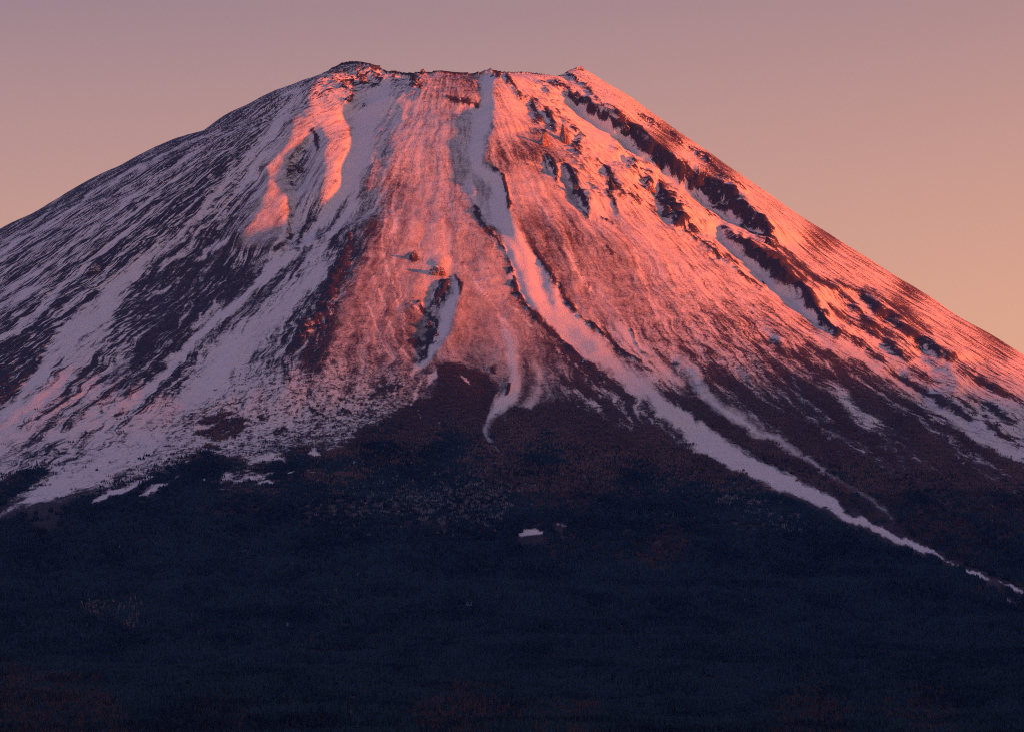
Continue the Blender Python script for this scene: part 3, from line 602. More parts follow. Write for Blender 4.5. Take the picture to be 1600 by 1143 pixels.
# tilt across the slope: positive turns the ground to the left, negative to the right (slope, per image pixel)
G = np.zeros((VH, UW), np.float32)
TILT = [
 # central couloir walls
 ([(766,108,8),(763,122,12),(764,140,8),(764,167,12),(756,187,15),(750,210,13),(748,230,11),(745,250,11),(752,266,11),(774,282,9),(780,300,10),(782,322,15),(789,348,15),(800,368,8)], .45),
 ([(735,275,5),(737,295,5),(744,308,4)], .5),
 ([(788,372,5),(796,392,6),(805,418,5),(815,445,6),(830,475,7),(842,490,5)], .5),
 ([(842,400,4),(846,418,4),(852,440,7),(862,462,7),(868,485,5)], .34),([(880,505,6),(905,530,10),(930,550,8)], .26),
 ([(758,108,4),(750,125,4),(746,145,4),(738,190,4),(730,215,4),(735,240,4)], -.25),
 # left couloir
 ([(570,128,12),(560,140,8),(575,150,8)], .4),
 ([(622,160,5),(625,185,7),(618,205,6)], .30),([(610,200,5),(603,230,6),(600,260,8),(592,285,8)], .25),
 ([(645,122,8),(652,130,6)], .5),([(638,150,4),(655,150,5)], .3),
 # lit ribs on the left
 ([(425,268,3),(412,285,3),(400,300,3)], .4),
 # lower gully
 ([(709,434,5),(715,456,7),(704,482,10),(697,504,11),(686,528,11),(674,550,8),(656,572,5)], .5),
 ([(690,450,8),(684,470,12),(672,490,10),(676,510,7),(668,535,8)], .35),
 ([(700,412,8),(690,415,8)], -.3),([(662,420,8),(665,440,10),(655,470,10),(650,500,12)], -.16),
 ([(600,396,12),(640,398,10)], .08),
 # sub gully
 ([(786,506,4),(796,534,8),(799,556,9),(802,578,8),(806,600,6)], .25),
 # right flank scarps
 ([(893,150,6),(905,158,10),(920,168,14),(950,187,12),(977,207,10),(1000,226,12),(1025,245,15),(1062,268,16),(1095,288,18),(1127,308,20),(1168,338,20),(1200,366,13)], 1.27),
 ([(1120,345,8),(1150,380,12),(1185,405,14),(1222,440,12),(1250,462,11),(1276,490,9),(1306,518,8)], 1.12),
 ([(1296,446,5),(1330,478,6),(1364,506,6),(1397,524,6),(1440,550,5)], 1.05),([(1330,452,8),(1354,466,10),(1384,492,9),(1418,514,8),(1448,537,8),(1489,562,6)], 1.20),
 ([(1322,492,4),(1354,514,6),(1384,537,6),(1418,564,5)], 1.05),([(1445,545,14),(1470,580,16),(1490,610,14)], 0.68),([(1400,575,8),(1440,605,9),(1500,645,9),(1560,680,9)], 0.75),
 ([(1525,592,5),(1560,612,6)], 0.90),([(1535,628,6),(1580,655,6)], 0.90),
 ([(998,178,2),(1030,198,3)], 1.20),([(1078,230,2),(1110,257,4),(1144,284,3)], 1.20),([(884,114,2),(900,125,5),(925,146,3),(965,176,2)], 1.20),
 ([(775,110,4),(790,119,3),(806,134,3)], 0.90),([(806,142,4),(812,154,4)], 0.75),([(822,152,5),(832,162,7),(840,176,6),(845,190,7)], 0.90),([(828,203,5),(848,206,6)], 0.83),
 ([(853,172,5),(860,190,5),(866,206,4)], 1.20),([(893,218,7),(904,232,6)], 1.05),([(846,136,4),(880,142,6)], 0.60),
 ([(852,240,6),(860,258,9),(868,278,6)], 0.90),([(878,254,7),(890,270,9),(900,292,9),(915,318,8),(922,336,5)], 0.93),
 ([(940,258,7),(955,282,9),(968,298,8)], 1.20),([(984,240,5),(992,262,6)], 1.12),([(1006,276,6),(1016,294,7)], 1.05),([(1030,290,8),(1040,312,12),(1055,335,13),(1070,355,9)], 1.27),
 ([(1085,370,3),(1115,395,5),(1145,412,4)], 0.90),([(948,300,3),(958,318,4),(968,345,5)], 0.52),
 ([(1180,500,5),(1205,520,6),(1225,545,7)], 0.60),([(1150,565,5),(1175,600,6)], 0.45),([(1262,500,5),(1300,545,5)], 0.45),
 ([(1050,560,10),(1080,590,10),(1105,622,10),(1140,640,8)], 0.52),([(1236,580,5),(1258,628,6),(1290,662,6)], 0.45),
 ([(820,200,8),(790,205,8)], -.1),
 ]
GB = np.zeros((VH, UW), np.float32)
BROAD = [
 ([(893,150,8),(905,158,12),(920,168,15),(950,187,13),(977,207,12),(1000,226,14),(1025,245,17),(1062,268,19),(1095,288,20),(1127,308,22),(1168,338,23),(1200,366,15)], .5),
 ([(1138,362,10),(1160,385,13),(1190,408,14),(1222,440,13),(1250,462,12),(1276,490,10),(1306,518,9)], .3),
]
for p, g in BROAD: addto(GB, p, g, 5.0, 1.0)
for p, g in TILT: addto(G, ragged(p, .25, .4, 12), g, 3.0, 1.5)
G = blur(G, 1)
G = G - blur(G, 38, (1,), 2)
RELIEF = np.cumsum(G, axis=1) * 2.19
GB = blur(GB, 2)
RELIEF += np.cumsum(GB - blur(GB, 105, (1,), 2), axis=1) * 2.19
RELIEF -= blur(RELIEF, 160, (1,), 1)
RELIEF = np.clip(RELIEF, -110, 110)
# ribs and knolls that stand up from the slope: line, height in metres
for p, h in [
 ([(552,100,10),(575,106,10),(590,108,6)], 6),
 ([(682,414,9),(692,420,7)], 12),
 ([(893,145,3),(925,160,4),(965,186,4),(1000,212,4),(1045,244,4),(1095,274,5),(1150,310,6),(1195,350,6)], 18),
 ([(1150,372,5),(1195,400,6),(1240,444,5),(1285,496,5)], 10),
 ]:
    sl_, d_ = stroke(ragged(p, .3, .5, 18), 2.6)
    RELIEF[sl_] += h * smooth(-14 - h * .28, 8, d_)
RELIEF = blur(RELIEF, 2)
edge_keep = smooth(0, 14, gv - np.interp(gu[0], [p[0] for p in left_uv[::-1]] + list(_cu[2:]) + [p[0] for p in right_uv[1:]], [p[1] for p in left_uv[::-1]] + list(_cv[2:]) + [p[1] for p in right_uv[1:]])[None, :])
RELIEF *= (0.25 + 0.75 * edge_keep)

# which way the great left wall faces: 1 = turned away from the evening sun, and the two spurs on it that still catch it
AWAY = np.zeros((VH, UW), np.float32)
fill(AWAY, [(606,300),(584,370),(563,412),(537,462),(516,512),(496,560),(474,640),(300,640),(300,560),(380,440),(480,330),(540,290)], 1.0, 16, 1, 2)
paint(AWAY, [(597,116,9),(606,130,11),(592,155,17),(578,185,19),(566,215,19),(570,235,19),(558,258,19),(545,290,15),(524,318,10),(502,347,8)], 1.0, 4, 1, 1.5)
paint(AWAY, [(640,150,4),(650,155,4)], 1.0, 3, .8, 1.5)
paint(AWAY, [(768,112,5),(767,125,8),(767,140,6),(768,167,8),(762,187,11),(755,210,10),(749,230,11),(746,250,12),(752,266,12),(775,282,10),(780,300,11),(781,322,17),(786,348,18),(800,370,9)], 1.0, 3, 1, 1.2)
paint(AWAY, [(709,434,5),(715,456,8),(704,482,12),(697,504,12),(686,528,12),(674,550,9),(656,572,5)], 1.0, 3, 1, 1.2)
_keep = np.zeros_like(AWAY)
paint(_keep, [(600,130,12),(590,155,17),(576,185,19),(562,215,18),(566,235,18),(555,258,18),(542,290,13),(522,318,9),(500,347,8)], 1.0, 4, 1, 1.5)
SPUR = np.zeros((VH, UW), np.float32)
SPUR_L = np.zeros((VH, UW), np.float32)
for p in [[(488,128),(540,128),(552,150),(537,166),(522,184),(536,198),(550,186),(560,206),(548,234),(537,270),(522,300),(502,324),(486,320),(499,285),(508,250),(500,215),(490,185),(478,160)],
          [(490,164),(487,200),(472,226),(457,262),(452,288),(455,330),(452,366),(426,386),(380,393),(364,386),(383,345),(408,312),(418,282),(408,264),(438,224),(464,184)],
          [(402,284),(388,312),(374,324),(378,304)]]:
    fill(SPUR, p, 1.0, 4, 1, 3.0)
    fill(SPUR_L, [(x_ - 34, y_ + 4) for x_, y_ in p], 1.0, 6, 1, 2.0)
SPUR = np.clip(blur(SPUR, 7) * 1.9 - .1, 0, 1) * (1 - _keep)
SPUR_L *= 1 - SPUR
SPUR_L *= 1 - .55 * smooth(470, 500, gu)
fill(SNOW, [(499,128),(540,126),(535,170),(520,200),(545,240),(535,285),(500,325),(488,318),(505,270),(498,215),(488,180)], .70, 8, .6, 2)
fill(SNOW, [(488,165),(470,215),(450,260),(450,300),(445,345),(420,372),(390,392),(372,385),(395,330),(415,290),(425,240),(455,195)], .64, 8, .6, 2)
fill(CON, [(488,165),(470,215),(450,260),(450,300),(445,345),(420,372),(390,392),(372,385),(395,330),(415,290),(425,240),(455,195)], .22, 8, .7, 2)

RELIEF += (26 + 16 * (1 - smooth(470, 490, gu)) * smooth(180, 240, gv)) * blur(SPUR, 6)
# pieces of the mountain that have a look of their own
PIECE = np.zeros((VH, UW), np.float32)
PIECES = [
 ('snow_gully', couloir[:26], 1.0, 'long snow gully winding from the crater rim to the lower right'),
 ('snow_gully', couloir_left[:26], 1.0, 'smooth shaded snow gully running down from the left summit'),
 ('snowfield', fan, 1.0, 'broad lavender snow fan beside the red ridge'),
 ('snowfield', drift, 1.0, 'long white drift across the left flank'),
 ('snow_gully', floor_low, 1.0, 'narrow snow filled gully in the lower middle of the slope'),
 ('snow_gully', sub, 1.0, 'forked snow gully reaching down into the dark heath'),
 ('snow_gully', track2, 1.0, 'second snow track on the lower right, above the long gully'),
 ('rock_band', K[0][0], 1.15, 'black rock band on the upper right flank'),
 ('rock_band', K[1][0], 1.15, 'lower black rock band right of the belt of crags'),
 ('rock_band', K[3][0], 1.15, 'thin black lava rib near the right edge'),
]
for k, (nm, p, sc_, lb) in enumerate(PIECES):
    r_ = stroke([(q[0], q[1], q[2] * sc_) for q in p], 1.0)
    PIECE[r_[0]] = np.where(r_[1] > 0, k + 1, PIECE[r_[0]])


def sample(A, u, v):
    a = np.clip(u - U0, 0, UW - 1.001); b = np.clip(v - V0, 0, VH - 1.001)
    j, i = a.astype(np.int32), b.astype(np.int32)
    fj, fi = (a - j).astype(np.float32), (b - i).astype(np.float32)
    return (A[i, j] * (1 - fi) * (1 - fj) + A[i + 1, j] * fi * (1 - fj) + A[i, j + 1] * (1 - fi) * fj + A[i + 1, j + 1] * fi * fj)

# ------------------------------------------------------------------ ground height everywhere
def streaks(x, y):
    th = np.arctan2(x, -y); r = np.hypot(x, y)
    wob = 0.018 * fbm(x / 420, y / 420, 3, 70) + 0.009 * fbm(th * 16, r / 400, 2, 77) + 0.005 * pn(x / 60, y / 60, 75)
    t = th + wob
    a = pn(t * 34, r / 700, 80)
    b = pn(t * 78 + 3, r / 330, 81)
    c = pn(t * 180 + 7, r / 150, 82)
    d = pn(t * 400 + 1, r / 75, 83)
    return a, b, c, d

def mound(x, y, px, py, sx, sy, h, rot=0.0):
    dx, dy = x - px, y - py
    c, s = math.cos(rot), math.sin(rot)
    return h * np.exp(-((dx * c + dy * s) / sx) ** 2 - ((-dx * s + dy * c) / sy) ** 2)

FACE = None
FX = np.arange(-2600, 2800, 8.0); FY = np.arange(-3700, 320, 10.0)
def face_at(x, y):
    a = np.clip((x - FX[0]) / 8.0, 0, len(FX) - 1.001); b = np.clip((y - FY[0]) / 10.0, 0, len(FY) - 1.001)
    j, i = a.astype(int), b.astype(int); fj, fi = a - j, b - i
    return FACE[i, j] * (1 - fi) * (1 - fj) + FACE[i + 1, j] * fi * (1 - fj) + FACE[i, j + 1] * (1 - fi) * fj + FACE[i + 1, j + 1] * fi * fj

def height(x, y):
    """returns height and image pixel position"""
    z0 = base(x, y)
    r = np.hypot(x, y)
    low = smooth(2900, 4200, r)
    # rolling forest land at the foot
    fold = fbm(x / 900, y / 520, 3, 90)
    z0 = z0 + low * (38 * fold + 12 * fbm(x / 260, y / 170, 2, 94)) * np.clip((14300 - r) / 4000, .15, 1)
    for m in MOUNDS: z0 = z0 + mound(x, y, *m)
    th = np.arctan2(x, -y)
    # the great rib that faces the viewer and the hollow to its left
    z0 = z0 + (1 - smooth(1750, 2500, r)) * (25 * smooth(900, 1500, r) * np.exp(-((th + .185) / .115) ** 2) - 40 * smooth(300, 800, r) * np.exp(-((th + .42) / .11) ** 2))
    if FACE is not None: z0 = z0 + face_at(x, y)
    a, b, c, d = streaks(x, y)
    inside = smooth(-60, 20, r - 330)
    u, v = to_pixel(x, y, z0)
    up = 1 - low
    edge = np.clip(sample(edge_keep, u, v) + 0.25, 0.25, 1)
    z = z0 + up * inside * edge * (.55 + .45 * smooth(-.9, -.3, th)) * ((1.8 * a + 5 * a * np.clip(fbm(x / 500, y / 500, 2, 150) + .1, 0, 1)) * np.clip(r / 1500 - .25, .08, 1.5) + 5 * fbm(x / 240, y / 240, 3, 152))
    acc = None
    for k in range(3):
        u, v = to_pixel(x, y, z if acc is None else z + acc)
        new = sample(RELIEF, u, v)
        acc = new if acc is None else 0.5 * acc + 0.5 * new
    z = z + acc * up
    u, v = to_pixel(x, y, z)
    rg = sample(ROUGH, u, v)
    kk = np.clip(r / 1500 - .18, .12, 1.3)
    f1 = fbm(x / 46, y / 46, 3, 100, .55)
    f2 = 1 - 2 * np.abs(fbm(x / 95, y / 95, 3, 110, .5))
    pat = 0.35 + 1.3 * np.clip(.5 + fbm(x / 300, y / 300, 2, 156), 0, 1)
    f3 = 1 - 2 * np.abs(fbm(x / 190 + .3 * f1, y / 190, 3, 180, .55))
    fine = np.clip(rg - 1.1, 0, 2) * 15 * (f3 - .35) + (1.4 * b + 0.6 * c + 0.35 * d) * kk * pat * (0.05 + 0.55 * rg) + (rg * 2.0 + 1.0) * f1 + np.maximum(rg - .9, 0) * 7.0 * (f2 - .4)
    z = z + fine * up * inside * edge
    return z, u, v, (a, b, c, d, f1, f2)

MOUNDS = [  # x, y, half sizes, height, turn
    (-640, -9150, 190, 260, 34, .3), (-905, -8600, 220, 240, 48, .1), (-300, -9500, 260, 220, 16, 0), (950, -9500, 150, 120, 22, 0),
    (350, -9600, 700, 160, 8, 0), (-900, -3900, 360, 260, 42, 0), (-1350, -3700, 300, 200, 30, 0), (60, -3950, 420, 200, 20, 0), (420, -4300, 260, 160, 22, .2), (-300, -4500, 500, 160, 18, 0),
]

# swing the left wall round until it faces away from the sun, leaving the spurs
def plain(x, y):
    z = base(x, y); r = np.hypot(x, y); th = np.arctan2(x, -y)
    return z + (1 - smooth(1750, 2500, r)) * (25 * smooth(900, 1500, r) * np.exp(-((th + .185) / .115) ** 2) - 40 * smooth(300, 800, r) * np.exp(-((th + .42) / .11) ** 2))
_X, _Y = np.meshgrid(FX, FY)
_D = np.zeros_like(_X)
_sp, _cp, _te = math.sin(SUN_AZ), math.cos(SUN_AZ), math.tan(SUN_EL)
_z0 = plain(_X, _Y)
for _it in range(3):
    _z = _z0 + _D
    _u, _v = to_pixel(_X, _Y, _z)
    _zy, _zx = np.gradient(_z0, FY, FX)
    _ns = -_zx * _sp + _zy * _cp + _te
    _on = smooth(1.08, 1.5, np.hypot(_X / 450, _Y / RB)) * (_Y < 150)
    _need = sample(AWAY, _u, _v) * np.clip(_ns + .12, 0, .45) / _sp
    _s, _sl = sample(SPUR, _u, _v), sample(SPUR_L, _u, _v)
    _need = _need * (1 - np.maximum(_s, _sl)) + _sl * (.5 + .28 * smooth(470, 490, _u)) + _s * (_ns - .32) / _sp
    _need *= _on
    _aw = sample(AWAY, _u, _v)
    _D2 = np.zeros_like(_D); _acc = np.zeros(len(FY))
    for k in range(len(FX)):
        _acc = (_acc + _need[:, k] * 8.0) * (1 - 8.0 / 500 * (1 - .6 * _aw[:, k]))
        _D2[:, k] = _acc
    _D2 = blur(_D2.astype(np.float32), 3, (0,), 2); _D2 = blur(_D2, 1, (1,), 1)
    _D = _D2 if _it == 0 else .5 * _D + .5 * _D2
FACE = np.clip(_D, -50, 100) * (1 - smooth(2600, 3400, np.hypot(_X, _Y)))
print('face', FACE.min(), FACE.max())

def axis(parts):
    out = []
    for a, b, n in parts: out.append(np.linspace(a, b, n, endpoint=False))
    return np.concatenate(out + [[parts[-1][1]]])

xs = axis([(-14000, -6000, 14), (-6000, -1780, 60), (-1780, 2150, 1090), (2150, 6500, 70), (6500, 16000, 14)])
ys = axis([(-16000, -9900, 30), (-9900, -3700, 240), (-3700, 260, 850), (260, 1200, 40), (1200, 14000, 20)])
NX, NY = len(xs), len(ys)
X, Y = np.meshgrid(xs, ys)
X = X.astype(np.float64); Y = Y.astype(np.float64)
Z, CU_, CV_, (na, nb, nc, nd, nf1, nf2) = height(X, Y)

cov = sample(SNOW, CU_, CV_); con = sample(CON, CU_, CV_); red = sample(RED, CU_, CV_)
veg = sample(VEG, CU_, CV_); brn = sample(BROWN, CU_, CV_); pal = sample(PALE, CU_, CV_)
rough = sample(ROUGH, CU_, CV_)
patch = np.clip(.55 + 1.1 * fbm(X / 150, Y / 150, 2, 160), .1, 1.3)
mixn = (-0.45 * nb - 0.5 * nc * patch - 0.45 * nd * (1.3 - .6 * patch) + 0.22 * na)
speck = pn(X / 16, Y / 11, 120) * .5 + pn(X / 38, Y / 24, 121) * .5
gy_, gx_ = np.gradient(Z, ys, xs)
hollow = boxblur(boxblur(Z.astype(np.float32), 3, 0), 3, 1) - Z
iso = smooth(540, 630, CV_) * smooth(200, 330, CU_) * (1 - smooth(640, 720, CU_))
mixn = mixn * (1 - .65 * iso) + iso * .5 * (pn(X / 15, Y / 11, 162) + .8 * pn(X / 7, Y / 9, 163))
rill = smooth(.55, 1.0, np.arctan2(X, -Y)) + 1.25 * smooth(-.40, -.65, np.arctan2(X, -Y))
cov = cov - .06 * smooth(.55, 1.0, np.arctan2(X, -Y)) * (1 - smooth(.8, .9, cov))
mixn = mixn + rill * (-.55 * nd - .6 * pn((np.arctan2(X, -Y) + .004 * na) * 620, np.hypot(X, Y) / 210, 164))
lit_side = smooth(-.35, .1, np.arctan2(X, -Y)) * (1 - smooth(.35, .8, np.arctan2(X, -Y))) * (1 - smooth(.78, .92, cov))
con = con + .04 * (1 - smooth(.75, .95, cov))
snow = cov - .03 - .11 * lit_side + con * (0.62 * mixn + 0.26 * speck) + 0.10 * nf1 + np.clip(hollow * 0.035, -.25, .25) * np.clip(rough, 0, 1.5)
bare = np.hypot(np.arctan2(X, -Y), 0)
snow = np.clip(snow - smooth(3300, 4200, np.hypot(X, Y)) * .3 * (1 - smooth(.6, .8, cov)), 0, 1)
snow = np.where(Y > 300, .6, snow)

def sheet(name, Xg, Yg, Zg, attrs, mat, keep=None, parent=None):
    ny, nx = Xg.shape
    me = bpy.data.meshes.new(name)
    co = np.stack([Xg, Yg, Zg], -1).reshape(-1, 3).astype(np.float32)
    idx = np.arange(ny * nx, dtype=np.int32).reshape(ny, nx)
    q = np.stack([idx[:-1, :-1], idx[:-1, 1:], idx[1:, 1:], idx[1:, :-1]], -1).reshape(-1)
    attrs = {k: np.ascontiguousarray(A, np.float32).ravel() for k, A in attrs.items()}
    if keep is not None:
        q = q.reshape(-1, 4)[keep.ravel()]
        use = np.zeros(len(co), bool); use[q.ravel()] = True
        new = np.cumsum(use).astype(np.int32) - 1
        q = new[q].ravel(); co = co[use]; attrs = {k: A[use] for k, A in attrs.items()}
    nf = len(q) // 4
    me.vertices.add(len(co)); me.vertices.foreach_set('co', co.ravel())
    me.loops.add(len(q)); me.loops.foreach_set('vertex_index', q)
    me.polygons.add(nf); me.polygons.foreach_set('loop_start', np.arange(0, nf * 4, 4, dtype=np.int32))
    me.update(calc_edges=True)
    me.polygons.foreach_set('use_smooth', np.ones(nf, bool))
    for k, A in attrs.items():
        at = me.attributes.new(k, 'FLOAT', 'POINT')
        at.data.foreach_set('value', np.ascontiguousarray(A, np.float32).ravel())
    me.materials.append(mat)
    o = bpy.data.objects.new(name, me)
    COL.objects.link(o)
    o.parent = parent
    return o

# ------------------------------------------------------------------ materials
def new_mat(name):
    m = bpy.data.materials.new(name); m.use_nodes = True
    return m, m.node_tree.nodes, m.node_tree.links, m.node_tree.nodes['Principled BSDF']

def mix(N, L, a, b, f):
    n = N.new('ShaderNodeMix'); n.data_type = 'RGBA'
    for s, v in ((6, a), (7, b)):
        if isinstance(v, tuple): n.inputs[s].default_value = (*v, 1)
        else: L.new(v, n.inputs[s])
    if isinstance(f, float): n.inputs[0].default_value = f
    else: L.new(f, n.inputs[0])
    return n.outputs[2]

def mapr(N, L, v, a, b, c=0.0, d=1.0):
    n = N.new('ShaderNodeMapRange'); n.interpolation_type = 'SMOOTHSTEP'
    for i, q in enumerate((a, b, c, d)): n.inputs[i + 1].default_value = q
    L.new(v, n.inputs[0]); return n.outputs[0]

def attr(N, name):
    n = N.new('ShaderNodeAttribute'); n.attribute_name = name; return n.outputs['Fac']

def noise(N, L, scale, det=3, rough=.6, vec=None):
    n = N.new('ShaderNodeTexNoise'); n.inputs['Scale'].default_value = scale
    n.inputs['Detail'].default_value = det; n.inputs['Roughness'].default_value = rough
    if vec is not None: L.new(vec, n.inputs['Vector'])
    return n.outputs['Fac']

def math_(N, L, op, a, b):
    n = N.new('ShaderNodeMath'); n.operation = op
    for i, v in enumerate((a, b)):
        if isinstance(v, (int, float)): n.inputs[i].default_value = v
        else: L.new(v, n.inputs[i])
    return n.outputs[0]

mountain_mat, N, L, P = new_mat('snow_and_scoria')
geo = N.new('ShaderNodeNewGeometry')
pos = geo.outputs['Position']
n1 = noise(N, L, 0.19, 3, .7, pos); n2 = noise(N, L, 0.02, 3, .6, pos); n3 = noise(N, L, 0.5, 2, .6, pos)
sn = attr(N, 'snow')
jit = math_(N, L, 'MULTIPLY', math_(N, L, 'SUBTRACT', n1, .5), math_(N, L, 'ADD', math_(N, L, 'MULTIPLY', attr(N, 'grain'), 1.0), .16))
jit2 = math_(N, L, 'MULTIPLY', math_(N, L, 'SUBTRACT', n3, .5), math_(N, L, 'ADD', math_(N, L, 'MULTIPLY', attr(N, 'grain'), .5), .12))
sn2 = math_(N, L, 'ADD', math_(N, L, 'ADD', sn, jit), jit2)
soft = math_(N, L, 'ADD', math_(N, L, 'MULTIPLY', math_(N, L, 'SUBTRACT', .55, attr(N, 'grain')), .62), .14)
sf = mapr(N, L, sn2, .32, .68)
mr = sf.node
L.new(math_(N, L, 'SUBTRACT', .5, soft), mr.inputs[1]); L.new(math_(N, L, 'ADD', .5, soft), mr.inputs[2])
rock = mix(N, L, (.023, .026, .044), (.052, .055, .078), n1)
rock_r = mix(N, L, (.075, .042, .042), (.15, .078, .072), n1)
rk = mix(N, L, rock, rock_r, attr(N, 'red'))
soil = mix(N, L, (.026, .024, .030), (.070, .050, .056), attr(N, 'brown'))
gr = mix(N, L, rk, soil, attr(N, 'growth'))
snow_c = mix(N, L, (.78, .775, .80), (.87, .86, .87), n2)
L.new(mix(N, L, gr, snow_c, sf), P.inputs['Base Color'])
P.inputs['Roughness'].default_value = .85
P.inputs['Specular IOR Level'].default_value = .1
bp = N.new('ShaderNodeBump'); bp.inputs['Strength'].default_value = .6; bp.inputs['Distance'].default_value = 4
L.new(n1, bp.inputs['Height']); L.new(bp.outputs[0], P.inputs['Normal'])

def kind(o, k, label=None):
    o['kind'] = k
    if label: o['label'] = label

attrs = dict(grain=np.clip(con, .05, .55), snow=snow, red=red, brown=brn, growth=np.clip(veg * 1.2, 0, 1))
cut = int(np.searchsorted(ys, -3700))
sl = slice(cut, None)
pid = PIECE[np.clip(CV_[sl] - V0, 0, VH - 1).astype(int), np.clip(CU_[sl] - U0, 0, UW - 1).astype(int)].astype(int)
pid = np.where(Y[sl] < 200, pid, 0)[:-1, :-1]
att = {k: A[sl] for k, A in attrs.items()}
mountain = sheet('mountain', X[sl], Y[sl], Z[sl], att, mountain_mat, pid == 0)
for k, (nm, p, sc_, lb) in enumerate(PIECES):
    if (pid == k + 1).any():
        o = sheet(nm, X[sl], Y[sl], Z[sl], att, mountain_mat, pid == k + 1, mountain)
        o['label'] = lb
kind(mountain, 'structure', 'snow streaked volcanic cone glowing red at sunset')
sl = slice(None, cut + 1)
ground = sheet('ground', X[sl], Y[sl], Z[sl], {k: A[sl] for k, A in attrs.items()}, mountain_mat)
kind(ground, 'structure', 'dark wooded land rolling up to the foot of the mountain')

# unseen range, added and raised to cast the shadow line on the lower slopes
rx = np.linspace(-12500, 5000, 320); ry = np.linspace(-2600, 2600, 80)
RX, RY = np.meshgrid(rx, ry)
cxr, cyr = sdir.x * 9000, sdir.y * 9000
ux, uy = -sdir.y / math.hypot(sdir.x, sdir.y), sdir.x / math.hypot(sdir.x, sdir.y)
WX = cxr + RX * ux + RY * sdir.x; WY = cyr + RX * uy + RY * sdir.y
crest_h = 2940 - 115 * np.tanh((RX + 900) / 500) + 250 * smooth(-3500, -6500, RX) + 70 * fbm(RX / 1300, RX * 0 + .5, 3, 130)
WZ = 820 + (crest_h - 820) * np.clip(1 - np.abs(RY) / 2600, 0, 1) ** 1.15 + 60 * fbm(WX / 500, WY / 500, 4, 140) * np.clip(np.abs(RY) / 500, 0, 1)
range_mat, N, L, P = new_mat('shading_range_wood')
L.new(mix(N, L, (.03, .035, .03), (.06, .05, .045), noise(N, L, .01, 4)), P.inputs['Base Color'])
P.inputs['Roughness'].default_value = .95
kind(sheet('shading_range', WX[:, ::-1], WY[:, ::-1], WZ[:, ::-1], {}, range_mat), 'structure')

# ------------------------------------------------------------------ finding the ground under an image pixel
def at(u, v, far=False):
    """points on the ground seen from the camera through image pixels"""
    u = np.atleast_1d(np.asarray(u, float)); v = np.atleast_1d(np.asarray(v, float))
    el = PITCH - np.arctan((v - 571.5) / FPX)
    d = np.concatenate([np.arange(3600, 10200, 12.0), np.arange(10200, 14600, 6.0)])
    out = []
    for uu, ee in zip(u, el):
        y = CY + d
        zr = CZ + d * math.tan(ee)
        x = x_at(uu, y, zr)
        z = height(x, y)[0]
        hit = np.nonzero(z >= zr)[0]
        k = hit[0] if len(hit) else int(np.argmax(z - zr))
        out.append((x[k], y[k], z[k]))
    return np.array(out)

def mesh_obj(name, verts, faces, mat, parent=None, smooth_=False):
    me = bpy.data.meshes.new(name)
    me.from_pydata([tuple(map(float, p)) for p in verts], [], faces)
    me.update()
    if smooth_: me.polygons.foreach_set('use_smooth', [True] * len(me.polygons))
    me.materials.append(mat)
    o = bpy.data.objects.new(name, me)
    COL.objects.link(o)
    o.parent = parent
    return o

def tag(o, label, cat, group=None):
    o['label'] = label; o['category'] = cat
    if group: o['group'] = group

# ------------------------------------------------------------------ wood materials
def leaf_mat(name, c0, c1):
    m, N, L, P = new_mat(name)
    oi = N.new('ShaderNodeObjectInfo')
    ta = N.new('ShaderNodeAttribute'); ta.attribute_type = 'INSTANCER'; ta.attribute_name = 'tone'
    f = math_(N, L, 'ADD', math_(N, L, 'MULTIPLY', oi.outputs['Random'], .8), math_(N, L, 'MULTIPLY', ta.outputs['Fac'], .7))
    L.new(mix(N, L, c0, c1, f), P.inputs['Base Color'])
    P.inputs['Roughness'].default_value = .9
    P.inputs['Specular IOR Level'].default_value = .05
    return m
M_CON = leaf_mat('spruce_needles', (.004, .013, .026), (.020, .054, .084))
M_LAR = leaf_mat('bare_larch_twigs', (.034, .029, .036), (.074, .058, .066))
M_HEATH = leaf_mat('heath_twigs', (.070, .054, .064), (.155, .112, .122))
M_PALE = leaf_mat('frosted_twigs', (.10, .125, .17), (.21, .25, .32))
M_BARK = leaf_mat('bark', (.030, .024, .022), (.05, .04, .035))
M_SILVER = leaf_mat('silver_bark', (.20, .17, .17), (.38, .33, .33))

# ------------------------------------------------------------------ tree shapes
def cone_tree(R, h, w, tiers, n, base=(0, 0, 0), lean=.03, low=.12):
    V, F = [], []
    bx, by, bz = base
    lx, ly = R.uniform(-lean, lean) * h, R.uniform(-lean, lean) * h
    for k in range(tiers):
        z0 = h * (low + (1 - low) * k / tiers * .92); z1 = min(h, z0 + h * (1.75 / tiers) * (1 - low))
        if k == tiers - 1: z1 = h
        ww = w * (1 - k / tiers) ** .85
        i0 = len(V)
        a0 = R.uniform(0, 6.28)
        for j in range(n):
            rr = ww * R.uniform(.62, 1.2) * .5
            an = a0 + 6.283 * j / n
            V.append((bx + rr * math.cos(an) + lx * z0 / h, by + rr * math.sin(an) + ly * z0 / h, bz + z0 + R.uniform(-.05, .03) * h))
        V.append((bx + lx * z1 / h, by + ly * z1 / h, bz + z1))
        for j in range(n): F.append((i0 + j, i0 + (j + 1) % n, i0 + n))
    return V, F

